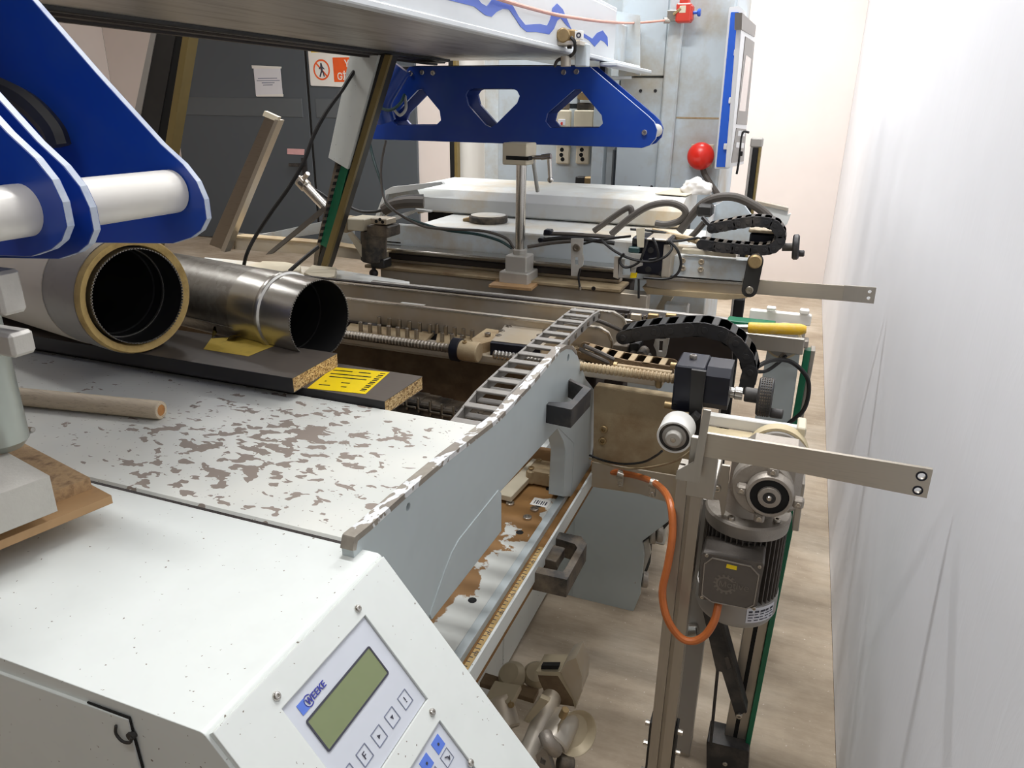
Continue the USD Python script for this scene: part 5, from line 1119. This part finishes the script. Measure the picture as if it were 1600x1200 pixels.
def socket(px, label):
    t = Thing('socket_outlet', label, 'socket')
    Yk = YCb + .285
    t.part('housing', quadbox((px - 10, 225, px + 10, 257), Yk, .02, .005), 'socket_cream')
    P_ = PY(Yk)
    t.each('hole', [cyl(P_.pt(px + dx_, y), P_.pt(px + dx_, y, .0006), .009, 12) for dx_, y in ((-1, 234), (-2, 242), (0, 249))], 'hole_black')
socket(879, 'cream socket with three holes on the cabinet back panel, left of the pair'); socket(910, 'cream socket with three holes on the cabinet back panel, right of the pair')
rb = Thing('relay_boxes', 'pair of cream relay boxes seen through the right cut-out of the far blue arm', 'relay box')
rb.part('box', quadbox((866, 172, 890, 204), YCb + .20, .1, .004), 'cream'); rb.part('box', quadbox((897, 172, 926, 204), YCb + .20, .1, .004), 'cream'); rb.part('indicator', quadbox((872, 186, 883, 196), YCb + .197, .004, .001), 'paper'); rb.part('mark', cyl(at(878, 193, Y=YCb + .196), at(878, 193, Y=YCb + .198), .006), 'red_switch')
rb.part('conduit', quadbox((890, 138, 901, 210), YCb + .22, .03, .004), 'cabinet_paint'); rb.part('connector', quadbox((902, 142, 922, 156), YCb + .21, .06, .006), 'brass'); rb.part('terminal_strip', quadbox((874, 160, 936, 172), YCb + .22, .05, .004), 'dusty_black'); rb.part('connector', quadbox((926, 178, 940, 202), YCb + .22, .05, .006), 'brass')
cn = Thing('small_connector', 'small brass and black connector below the right socket outlet', 'connector')
cn.part('body', quadbox((899, 276, 913, 288), YCb + .16, .05, .003), 'dark_grey_metal'); cn.part('plug', quadbox((912, 276, 924, 290), YCb + .16, .05, .006), 'brass'); cn.part('base', quadbox((886, 290, 908, 302), YCb + .14, .08, .003), 'dusty_black')
wb = Thing('wall_box', 'white tall panel with a yellow-black edged guide post beyond the far hood', 'panel')
wb.part('panel', rbox((at(705, 200, Y=4.2)[0], 4.2, 0), (at(757, 200, Y=4.2)[0], 4.24, 1.9), .003), 'white_plastic'); wb.part('post', rbox((at(702, 200, Y=4.15)[0], 4.15, 0), (at(709, 200, Y=4.15)[0], 4.2, 1.9), .002), 'hole_black'); wb.part('post_edge', rbox((at(709, 200, Y=4.15)[0], 4.15, 0), (at(714, 200, Y=4.15)[0], 4.19, 1.9), .002), 'yellow_edge')
wb.part('grey_panel', rbox((at(757, 200, Y=4.1)[0], 4.1, 0), (at(812, 200, Y=4.1)[0], 4.16, 1.9), .003), 'cabinet_paint')
gp = Thing('guide_post', 'black guide post with a yellow edge standing right of the cabinet against the far wall', 'post')
Yq = 2.62
a_ = at(1168, 215, Y=Yq); b_ = at(1178, 440, Y=Yq)
gp.part('profile', rbox((at(1164, 300, Y=Yq)[0], Yq, 0), (at(1168, 300, Y=Yq)[0], Yq + .04, a_[2] - .01), .002), 'fan_cover_grey')
gp.part('belt', rbox((at(1168, 300, Y=Yq)[0], Yq, .0), (at(1177, 300, Y=Yq)[0], Yq + .04, a_[2] - .03), .002), 'hole_black')
gp.part('edge', rbox((at(1177, 300, Y=Yq)[0], Yq, 0), (at(1181, 300, Y=Yq)[0], Yq + .04, a_[2] - .01), .002), 'yellow_edge')
gp.part('cap', rbox((at(1163, 300, Y=Yq)[0], Yq - .002, a_[2] - .03), (at(1182, 300, Y=Yq)[0], Yq + .044, a_[2]), .004), 'fan_cover_grey')

# ---------------------------------------------------------------- far drilling unit: hood, beam, motors
hd = Thing('far_hood', 'long white curved hood with tan dust on top, in front of the cabinet', 'hood')
YH1 = 2.42
hz0, hz1 = at(800, 337, Y=YH1)[2], at(800, 302, Y=YH1)[2]
xh0, xh1 = at(650, 315, Y=YH1)[0], at(1066, 330, Y=YH1)[0]
pr2 = [(YH1 + .33, hz1 + .012), (YH1 + .06, hz1 + .010), (YH1 + .02, hz1 - .002), (YH1 - .002, hz1 - .03), (YH1 - .006, hz0), (YH1 + .006, hz0 - .006), (YH1 + .33, hz0 - .006)]
hd.part('shell', prism_x(pr2, xh0, xh1, .004), 'hood_paint')
hd.part('left_cheek', rbox((xh0 - .012, YH1 + .02, hz0 - .02), (xh0 + .002, YH1 + .3, hz1 - .01), .008), 'shelf_paint')
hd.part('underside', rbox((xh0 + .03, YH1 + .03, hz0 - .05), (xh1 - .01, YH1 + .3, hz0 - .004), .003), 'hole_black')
hd.part('support', prism_y([(at(672, 332, Y=YH1)[0], hz0 - .004), (at(684, 332, Y=YH1)[0], hz0 - .004), (at(686, 347, Y=YH1)[0], hz0 - .09), (at(681, 347, Y=YH1)[0], hz0 - .09)], YH1 + .06, YH1 + .2), 'shelf_paint')
fb = Thing('far_bed', 'long pale blue-grey far machine bed under the white hood', 'machine bed')
Yb = 2.12
zt2 = at(700, 356, Y=Yb)[2]
xb0, xb1 = at(601, 370, Y=Yb)[0], at(1180, 400, Y=Yb)[0]
zt2 = .5 * (at(620, 352, Y=Yb)[2] + at(950, 372, Y=Yb)[2])
fb.part('top_tray', rbox((at(684, 350, Y=2.3)[0], Yb + .02, zt2 - .02), (xb1 - .12, YH1 + .02, zt2 - .002), .003), 'hood_paint')
fb.part('front_panel', rbox((xb0, Yb, zt2 - .11), (xb1 - .1, Yb + .016, zt2), .004), 'shelf_paint')
fb.part('slot', rbox((at(604, 378, Y=Yb)[0], Yb - .001, zt2 - .062), (at(626, 378, Y=Yb)[0], Yb + .002, zt2 - .058), .0005), 'hole_black')
fb.part('base', rbox((xb0 + .1, Yb + .1, .0), (xb1 - .45, Yb + .45, zt2 - .11), .005), 'pit_brown')
fb.part('white_base', quadbox((665, 448, 690, 480), 2.3, .05), 'white_paint'); 
fb.part('turntable', lathe([(.062, 0), (.064, .004), (.064, .018), (.060, .022)], at(763, 350, Y=2.3) * (1, 1, 0) + (0, 0, zt2 - .002), (0, 0, 1), 32), 'dusty_black'); fb.part('turntable_top', cyl(at(763, 350, Y=2.3) * (1, 1, 0) + (0, 0, zt2 + .020), at(763, 350, Y=2.3) * (1, 1, 0) + (0, 0, zt2 + .0215), .058, 32), 'hood_paint', 'turntable')
fb.part('fitting', cat([cyl(at(725, 350, Y=2.28) * (1, 1, 0) + (0, 0, zt2), at(740, 350, Y=2.28) * (1, 1, 0) + (0, 0, zt2 + .01), .008)]), 'brass')
zr = at(700, 402, Y=2.06)[2]
fr2 = Thing('far_rail', 'long dusty steel guide rail in front of the far bed, under the far press foot', 'rail')
zA_, zB_ = .5 * (at(600, 389, Y=2.05)[2] + at(950, 423, Y=2.05)[2]), .5 * (at(600, 410, Y=2.05)[2] + at(950, 445, Y=2.05)[2])
x_l, x_r = at(590, 400, Y=2.05)[0], at(966, 430, Y=2.05)[0]
fr2.part('upper_lip', rbox((x_l, 2.045, zA_), (x_r, 2.11, zA_ + .008), .002), 'bright_steel'); fr2.part('web', rbox((x_l, 2.075, zB_), (x_r, 2.11, zA_), .002), 'dusty_steel')
fr2.part('groove', rbox((x_l, 2.06, zB_ + .012), (x_r, 2.076, zB_ + .03), .002), 'rail_dark'); fr2.part('lower_lip', rbox((x_l - .02, 2.0, zB_ - .01), (x_r + .02, 2.11, zB_), .002), 'tan_casting')
fr2.part('under_beam', rbox((at(597, 428, Y=2.02)[0], 2.01, zB_ - .06), (at(1012, 468, Y=2.02)[0], 2.06, zB_ - .012), .002), 'dusty_steel')
fr2.part('lower_shadow_beam', rbox((at(700, 460, Y=2.04)[0], 2.06, zB_ - .16), (at(1008, 488, Y=2.06)[0], 2.10, zB_ - .062), .003), 'rail_dark')
fr2.part('bolt', bolt((at(928, 444, Y=2.0)[0], 2.0, zB_ - .004), (0, -1, 0), .006, .003), 'rail_dark')
for x in (-1.15, -.5): fr2.part('stand', rbox((x, 2.13, 0), (x + .06, 2.2, zB_ - .01), .003), 'pit_brown')
rs = Thing('right_slide', 'pale bolted slide housing with a tan shelf at the right of the far rail', 'slide housing')
P = PY(2.04)
rs.part('face', P.slab([(1040, 399), (1172, 408), (1168, 440), (1040, 430)], .05, r=.002), 'shelf_paint')
rs.part('top_rail', P.slab([(1066, 389), (1150, 396), (1150, 402), (1066, 395)], .03, .006), 'cream')
rs.part('bright_lip', P.slab([(1040, 432), (1168, 441), (1168, 445), (1040, 437)], .06, .008), 'bright_steel')
rs.part('lower_face', P.slab([(1010, 436), (1167, 446), (1168, 460), (1040, 452), (1010, 447)], .06, .0), 'dusty_steel')
rs.part('tan_shelf', P.slab([(1005, 447), (1040, 452), (1168, 460), (1168, 464), (1135, 467), (1012, 458)], .05, .012), 'tan_casting')
for px, py in ((1067, 407), (1067, 419), (1096, 409), (1095, 421)): rs.part('bolt', bolt(P.pt(px, py), (0, -1, 0), .008, .004), 'dusty_steel')
rs.part('end_plate', rbox((at(1168, 410, Y=2.04)[0], 2.035, at(1168, 447, Y=2.04)[2]), (at(1188, 410, Y=2.04)[0], 2.09, at(1168, 404, Y=2.04)[2]), .003), 'tan_casting')
rs.part('stand', rbox((at(1050, 470, Y=2.2)[0], 2.06, 0), (at(1085, 470, Y=2.2)[0], 2.10, .78), .003), 'shelf_paint'); rs.part('stand', rbox((at(1147, 470, Y=2.2)[0], 2.2, 0), (at(1163, 470, Y=2.2)[0], 2.24, .78), .003), 'hole_black')
rs.part('diagonal_stay', PY(2.15).slab([(1036, 462), (1052, 464), (1040, 484), (1024, 484)], .04), 'cream')
fl = Thing('steel_ruler', 'farther long steel stop ruler beyond the crank arm, ending near the right wall', 'ruler')
P = PY(1.98)
hs = [Point(*P.uv(1359, 456)).buffer(.0045, quad_segs=5), Point(*P.uv(1357, 466)).buffer(.0045, quad_segs=5)]
fl.part('blade', P.slab([(1160, 436), (1369, 450), (1365, 474), (1160, 458)], .006, holes=hs), 'ruler_steel'); fl.part('end_sleeve', P.slab([(1319, 446), (1369.4, 449.4), (1365.2, 474.5), (1316, 470)], .007, .0006, holes=hs), 'aluminium')
ca = Thing('crank', 'dark crank arm with a brass pivot in front of the farther ruler', 'crank')
P = PY(1.95)
pa_, pb_ = P.uv(1180, 409), P.uv(1171, 453)
ca.part('arm', P.ext(LineString([pa_, pb_]).buffer(.0195, quad_segs=5), .012), 'dark_grey_metal'); ca.part('pivot', lathe([(.017, 0), (.017, .012), (.014, .015), (.006, .015)], P.pt(1180, 408), (0, -1, 0), 24), 'brass'); ca.part('bolt', bolt(P.pt(1171, 453), (0, -1, 0), .010, .006), 'steel'); ca.part('shaft', cyl(P.pt(1180, 408, -.012), P.pt(1180, 408, -.09), .012), 'brass')
md = Thing('drill_motor', 'dark blue-black square drill motor with tangled sensor wires on the far rail', 'motor')
md.part('housing', cat([quadbox((988, 370, 1044, 432), 1.99, .10, .004)]), 'block_black')
P = PY(1.99)
for px, py in ((1017, 391), (1013, 421), (1034, 428), (993, 377)): md.part('screw', cyl(P.pt(px, py), P.pt(px, py, .003), .008, 14), 'dark_grey_metal')
md.part('flange', quadbox((1037, 382, 1046, 434), 1.985, .11, .002), 'dusty_steel')
md.part('tape_strap', P.slab([(995, 356), (1009, 355), (1007, 386), (997, 386)], .002, .01), 'cream'); md.part('terminal_cover', quadbox((1010, 372, 1042, 378), 1.98, .1, .002), 'dusty_steel')
sp = Thing('sensor_plate', 'pale slotted sensor plates clamped beside the blue-black drill motor', 'sensor bracket')
P = PY(1.96)
sp.part('plate', P.slab([(960, 401), (968, 402), (966, 436), (958, 433)], .01), 'dusty_steel')
sp.part('plate', P.slab([(966, 404), (976, 405), (975, 414), (984, 416), (985, 396), (1003, 397), (1004, 415), (994, 418), (992, 434), (966, 434)], .006, holes=[[(972, 418), (986, 419), (985, 430), (971, 430)]]), 'pad_grey')
sp.part('yellow_sensor', P.slab([(986, 426), (995, 427), (994, 434), (985, 434)], .012, .004), 'label_yellow'); sp.part('probe', cyl(at(998, 436, Y=1.96), at(998, 466, Y=1.96), .003), 'cable_black'); sp.part('green_block', quadbox((982, 386, 998, 396), 1.965, .02), 'teal_tube')
sq_ = Thing('sensor_plate', 'single tall pale sensor plate with a slot, left of the drill motor', 'sensor bracket')
P = PY(1.97)
sq_.part('plate', P.slab([(892, 373), (911, 373), (910, 396), (912, 404), (910, 416), (905, 420), (902, 432), (892, 431)], .006, holes=[[(898, 402), (903, 402), (904, 414), (898, 414)], [(898, 383), (904, 383), (904, 391), (898, 391)]]), 'pad_grey'); sq_.part('screw', bolt(P.pt(901, 387), (0, -1, 0), .011, .004), 'steel'); sq_.part('probe', tubeP([(907, 420, 1.965), (904, 432, 1.965), (906, 450, 1.965)], .003), 'cable_black'); sq_.part('probe_tip', cyl(at(906, 448, Y=1.965), at(906, 453, Y=1.965), .005), 'steel')
ro2 = Thing('support_rods', 'dark parallel rods with black end stops left of the far sensor plate', 'rods')
ro2.part('rod', tubeP([(850, 365, 2.06), (890, 366, 2.06), (960, 371, 2.06)], .006), 'hose_grey'); ro2.part('rod', tubeP([(842, 376, 2.05), (890, 372, 2.05), (960, 380, 2.05)], .006), 'dark_grey_metal'); ro2.part('stop', quadbox((849, 359, 860, 368), 2.04, .03, .003), 'block_black'); ro2.part('stop', quadbox((840, 372, 848, 379), 2.04, .03, .003), 'block_black')
ro2.part('rod', tubeP([(824, 386, 1.98), (860, 380, 2.0), (892, 377, 2.0)], .005), 'hose_grey')
# hoses and wires on the far unit
ho = Thing('hose_loop', 'thick grey hose in a wide loop over the far white hood', 'hose')
ho.part('hose', tubeP([(955, 366, 2.2), (985, 340, 2.2), (1015, 322, 2.2), (1045, 317, 2.2), (1066, 324, 2.2), (1071, 335, 2.2), (1060, 346, 2.2), (1040, 351, 2.2), (1024, 349, 2.2)], .010, 10), 'hose_grey')
ho2 = Thing('hose_loop', 'short grey hose kinked into a narrow bend left of the wide hose loop', 'hose')
ho2.part('hose', tubeP([(928, 361, 2.22), (950, 345, 2.22), (975, 328, 2.22), (985, 325, 2.22), (987, 334, 2.22), (986, 342, 2.22)], .009, 10), 'hose_grey')
ho3 = Thing('hose_loop', 'long dark hose arching over the grey plate at the right end of the hood', 'hose')
ho3.part('hose', tubeP([(1062, 362, 2.2), (1080, 338, 2.2), (1100, 317, 2.2), (1125, 308, 2.2), (1152, 309, 2.2), (1180, 322, 2.2), (1198, 336, 2.2), (1206, 346, 2.2)], .012, 10), 'hose_grey')
ho3.part('ribbed_sleeve', quadbox((1089, 320, 1112, 340), 2.14, .05, .006), 'dark_grey_metal')
wi = Thing('sensor_wires', 'tangle of thin dark wires draped over the blue-black drill motor', 'wires')
for q in ([(905, 383, 2.0), (930, 376, 2.0), (960, 372, 2.0), (985, 369, 1.98)], [(940, 376, 1.97), (960, 392, 1.96), (985, 404, 1.95), (1015, 409, 1.95), (1038, 402, 1.95), (1050, 388, 1.96), (1044, 376, 1.98)], [(975, 396, 1.95), (968, 408, 1.95), (978, 418, 1.95), (998, 410, 1.95), (1005, 395, 1.95), (1012, 375, 1.96)],
          [(1046, 376, 1.97), (1058, 390, 1.96), (1064, 410, 1.96), (1058, 428, 1.96), (1040, 436, 1.96), (1005, 434, 1.96)], [(1020, 372, 1.96), (1026, 385, 1.95), (1028, 402, 1.95), (1014, 406, 1.95)], [(1040, 378, 1.98), (1065, 376, 2.02), (1090, 372, 2.05), (1100, 378, 2.05)], [(985, 358, 2.05), (1030, 362, 2.08), (1060, 368, 2.08), (1085, 372, 2.08)]):
    wi.part('wire', tubeP(q, .0035, 6), 'cable_black')
wi.part('bundle', tubeP([(1020, 360, 2.1), (1050, 368, 2.08), (1080, 374, 2.06), (1105, 384, 2.03)], .008), 'tan_casting')
wi.part('bundle', tubeP([(1074, 376, 2.1), (1088, 362, 2.1), (1100, 348, 2.1)], .008), 'hose_grey'); wi.part('bundle', tubeP([(1098, 340, 2.1), (1110, 352, 2.08), (1124, 356, 2.06)], .006), 'cable_black')
chain('far_cable_chain', 'black cable chain folded in a U at the right end of the far unit', [(1112, 357, 2.0), (1140, 352, 2.0), (1170, 347, 2.0), (1195, 347, 2.0), (1213, 354, 2.0), (1220, 370, 2.0), (1214, 385, 2.0), (1195, 391, 2.0), (1165, 390, 2.0), (1130, 387, 2.0), (1096, 382, 2.0)], .05, .026, 18, 'black_plastic', 'dusty_black')
kb_ = Thing('hand_wheel', 'black hand wheel with a small crank knob, right of the folded cable chain', 'knob')
P = PY(2.02)
kb_.part('shaft', cyl(P.pt(1222, 386), P.pt(1240, 386), .010), 'hose_grey'); kb_.part('wheel', cyl(P.pt(1238, 386), P.pt(1249, 386), .032, 28, .004), 'black_plastic'); kb_.part('crank', cyl(P.pt(1247, 396), P.pt(1257, 396), .008, 14, .002), 'black_plastic')
fg = Thing('far_gear_block', 'black gear block inside the bend of the folded cable chain', 'gear block')
fg.part('housing', quadbox((1172, 364, 1212, 384), 2.06, .06, .004), 'block_black'); fg.part('top_plate', quadbox((1170, 358, 1212, 366), 2.055, .07, .002), 'dusty_steel')
ep = Thing('hood_end_plate', 'pale grey sloping end plates closing the right end of the far hood', 'end plate')
P = PY(2.3)
ep.part('plate', P.slab([(1108, 352), (1116, 322), (1140, 309), (1158, 314), (1180, 345), (1182, 378), (1100, 378)], .02, r=.003), 'cabinet_paint'); ep.part('plate', PY(2.27).slab([(1104, 350), (1113, 322), (1117, 322), (1110, 372), (1102, 372)], .03), 'hmi_white')
ep.part('slope', PY(2.5).slab([(1180, 316), (1232, 328), (1230, 336), (1236, 334), (1230, 350), (1222, 358), (1196, 345)], .02), 'hood_paint'); ep.part('slope_rim', PY(2.49).slab([(1182, 314), (1232, 325), (1231, 330), (1182, 319)], .03), 'dusty_steel')
rg = Thing('cotton_rag', 'crumpled white rag lying on the dusty hood below the red stop button', 'rag')
g_ = trimesh.creation.icosphere(3, 1.0); v_ = np.array(g_.vertices); nzz = meshkit.fbm(v_ * 2.2 + 5, 4, 3); v_ *= (.65 + .8 * nzz)[:, None]; v_[:, 2] = np.maximum(v_[:, 2], -.35)
rc_ = at(1092, 303, Y=2.60); v_ = v_ * (.045, .04, .036) + (rc_[0] - .01, 2.60, hz1 + .024); rg.part('cloth', trimesh.Trimesh(v_, g_.faces, process=False), 'rag_white', smooth=True)
pt_ = Thing('paper_sheet', 'dusty paper sheet lying beside the white rag on the hood', 'paper')
pt_.part('sheet', PZ(hz1 + .016).ext(Polygon([(at(x, y, Y=2.6)[0], yy_) for x, y, yy_ in ((1032, 303, 2.50), (1080, 304, 2.48), (1090, 300, 2.70), (1046, 299, 2.70))]), .002), 'cream')

# ---------------------------------------------------------------- left side of the far unit
la = Thing('far_left_frame', 'pale steel arm and tan rail reaching left from the far unit towards the dark door', 'frame')
P = PY(2.1)
la.part('sloping_arm', P.slab([(366, 372), (420, 364), (505, 346), (560, 344), (560, 352), (505, 364), (440, 374), (380, 382)], .03), 'shelf_paint')
la.part('rail', PY(2.0).slab([(352, 368), (500, 380), (600, 396), (600, 410), (500, 398), (352, 389)], .03), 'dusty_steel'); la.part('rail_top', PY(2.0).slab([(352, 367), (500, 379), (600, 395), (600, 397), (500, 381.5), (352, 370)], .05, .003), 'tan_casting')
la.part('rail_end', PY(1.995).slab([(350, 366), (366, 368), (366, 389), (350, 388)], .05), 'steel')
la.part('cheek', PY(2.08).slab([(520, 345), (548, 340), (550, 385), (522, 382)], .02), 'shelf_paint')
la.part('stop_bar', PY(1.93).slab([(415, 398), (420, 393), (505, 322), (512, 326), (424, 397)], .012), 'hose_grey')
la.part('foot_beam', rbox((at(340, 410, Y=2.25)[0], 2.25, 0), (at(600, 430, Y=2.25)[0], 2.3, .62), .003), 'door_grey')
tl = Thing('tool_block', 'tan square tool block beside the dark cylinder on the left end of the far rail', 'tool block')
tl.part('block', cat([quadbox((541, 341, 569, 362), 1.96, .09, .003)]), 'cream'); P = PY(1.958)
tl.part('face', P.slab([(531, 340), (541, 342), (541, 364), (533, 362)], .06), 'tan_casting'); tl.part('arm', P.slab([(543, 366), (547, 363), (577, 396), (573, 405), (565, 402)], .012), 'cream')
tl.each('screw', [cyl(P.pt(x, y), P.pt(x, y, .002), .004, 10) for x, y in ((535, 346), (535, 352), (536, 358), (528, 370))], 'hole_black')
dm = Thing('spindle_unit', 'dark dusty spindle unit with a clamp plate at the left end of the far bed', 'spindle unit')
dm.part('body', cat([cyl(at(584, 362, Y=1.99), at(584, 408, Y=1.99), .040, 24, .004), quadbox((572, 352, 606, 372), 1.95, .08, .004)]), 'dusty_black'); dm.part('clamp_plate', quadbox((578, 341, 604, 352), 1.96, .06, .002), 'dusty_steel'); dm.part('foot', quadbox((578, 404, 600, 420), 1.97, .05, .003), 'dark_grey_metal'); dm.part('ball', trimesh.creation.icosphere(2, .014).apply_translation(at(584, 427, Y=1.98)), 'black_plastic')
dm.part('stem', cyl(at(584, 416, Y=1.98), at(584, 424, Y=1.98), .006), 'dark_grey_metal')
dm.each('hole', [cyl(PY(1.96).pt(x, y), PY(1.96).pt(x, y, .002), .005, 8) for x, y in ((588, 346), (594, 343), (598, 347))], 'hole_black')
ps = Thing('hose_bracket', 'pale sloping bracket with two grey hoses left of the far hood', 'bracket')
P = PY(2.4)
ps.part('bracket', P.slab([(589, 350), (584, 344), (601, 298), (612, 292), (690, 284), (692, 288), (655, 296), (604, 304)], .02), 'hood_paint'); ps.part('bracket_face', PY(2.42).slab([(604, 300), (650, 292), (660, 312), (612, 328), (598, 340)], .02), 'shelf_paint'); ps.part('rail', PY(2.36).slab([(600, 342), (650, 327), (672, 329), (672, 332), (650, 331), (602, 350)], .02), 'hood_paint')
ps.part('hose', tubeP([(600, 328, 2.3), (615, 320, 2.3), (635, 316, 2.3), (662, 316, 2.32)], .020, 10), 'hose_grey'); ps.part('hose', tubeP([(602, 322, 2.31), (625, 312, 2.33), (662, 309, 2.36)], .013, 10), 'cable_black')
ps.part('wire', tubeP([(540, 320, 2.3), (562, 330, 2.3), (585, 331, 2.3), (604, 326, 2.3)], .005), 'cable_black')
# leaning things before the dark door
sbx = Thing('leaning_bar', 'flat bare steel bar leaning up in front of the dark door', 'bar')
P = PY(1.95)
sbx.part('bar', P.slab([(417, 176), (434, 187), (350, 391), (327, 382)], .012, r=.001), 'steel'); sbx.part('edge', P.slab([(431, 186), (436, 188), (352, 394), (346, 391)], .03, .004), 'ruler_steel'); sbx.part('end', P.slab([(414, 173), (436, 183), (433, 190), (411, 181)], .014, .003), 'cream')
gc_ = Thing('gas_cylinder', 'small shiny pneumatic cylinder in front of the door gap', 'cylinder')
p0, p1 = at(470, 283, Y=2.05), at(510, 325, Y=2.05)
gc_.part('tube', cyl(p0 + (p1 - p0) * .1, p1, .016, 24), 'bright_steel'); gc_.part('head', cyl(p0 - (p1 - p0) * .05, p0 + (p1 - p0) * .22, .020, 20, .002), 'nickel'); gc_.part('fitting', cat([cyl(at(474, 280, Y=2.04), at(481, 271, Y=2.03), .007), cyl(at(468, 276, Y=2.04), at(475, 284, Y=2.03), .005)]), 'nickel'); gc_.part('valve', cyl(at(470, 288, Y=2.03), at(468, 286, Y=2.01), .006), 'dusty_black')
gc_.part('wire', tubeP([(480, 290, 2.05), (500, 301, 2.06), (518, 313, 2.08), (540, 322, 2.2)], .0045), 'cable_black')
hc = Thing('hanging_cable', 'black cable hanging from the overhead beam to the galvanised duct', 'cable')
hc.part('cable', tubeP([(580, 84, 1.95), (556, 108, 1.9), (535, 140, 1.85), (510, 175, 1.82), (490, 212, 1.8), (475, 252, 1.78), (452, 292, 1.76), (425, 330, 1.74), (400, 368, 1.72), (386, 396, 1.7), (380, 420, 1.7)], .0055), 'cable_black')
hc.part('cable', tubeP([(452, 424, 1.75), (470, 408, 1.78), (498, 385, 1.82)], .006), 'dark_grey_metal')
def guide(name, label, Y, quads):
    t = Thing(name, label, 'guide'); 
    for n_, q_, m_, th, off in quads: t.part(n_, PY(Y).slab(q_, th, off), m_)
    return t
guide('slanted_guide', 'dark slanted guide with a yellow edge rising beside the near blue press', 1.45, [('edge_strip', [(238, 40), (246, 40), (84, 900), (58, 900)], 'fan_cover_grey', .02, 0), ('face', [(246, 40), (276, 40), (122, 900), (84, 900)], 'dark_grey_metal', .02, -.002), ('slot', [(276, 40), (288, 40), (149, 900), (122, 900)], 'hole_black', .02, -.004), ('yellow_edge', [(288, 40), (298, 40), (161, 900), (149, 900)], 'yellow_edge', .03, 0)])
g2 = guide('slanted_guide', 'slanted guide with a white cover plate and green strip in front of the warning sign', 1.90, [('white_cover', [(551, 80), (595, 84), (546, 264), (516, 246)], 'white_paint', .012, .01), ('green_strip', [(538, 240), (550, 240), (512, 388), (500, 382)], 'green_plastic', .012, 0), ('belt', [(526, 240), (538, 240), (500, 384), (492, 430), (488, 430), (490, 400)], 'dusty_black', .02, -.003), ('rail', [(594, 84), (611, 86), (512, 410), (505, 428), (488, 428), (504, 384), (546, 262)], 'dark_grey_metal', .035, -.004), ('yellow_edge', [(602, 85), (611, 86), (512, 412), (504, 428), (498, 428)], 'yellow_edge', .012, .002)])
g2.part('belt_tooth', cat([PY(1.897).slab([(532 - i * 2.55, 244 + i * 10.0), (536 - i * 2.55, 244 + i * 10.0), (534.8 - i * 2.55, 249 + i * 10.0), (530.8 - i * 2.55, 249 + i * 10.0)], .004, .004) for i in range(14)]), 'hole_black', 'belt', kind='stuff')
tp = Thing('wood_packers', 'light wooden packers lying behind the galvanised duct at the foot of the slanted guide', 'packers')
tp.part('packer', PZ(.84).slab([(388, 420), (410, 408), (445, 409), (470, 415), (468, 425), (400, 428)], .02), 'cream'); tp.part('packer', PZ(.84).slab([(475, 426), (488, 414), (526, 418), (522, 432), (500, 436)], .02), 'cream'); tp.part('tray', PZ(.818).slab([(310, 415), (320, 402), (520, 420), (640, 440), (640, 448), (520, 436), (330, 428)], .02), 'hood_paint')
for t_ in THINGS: t_.done()
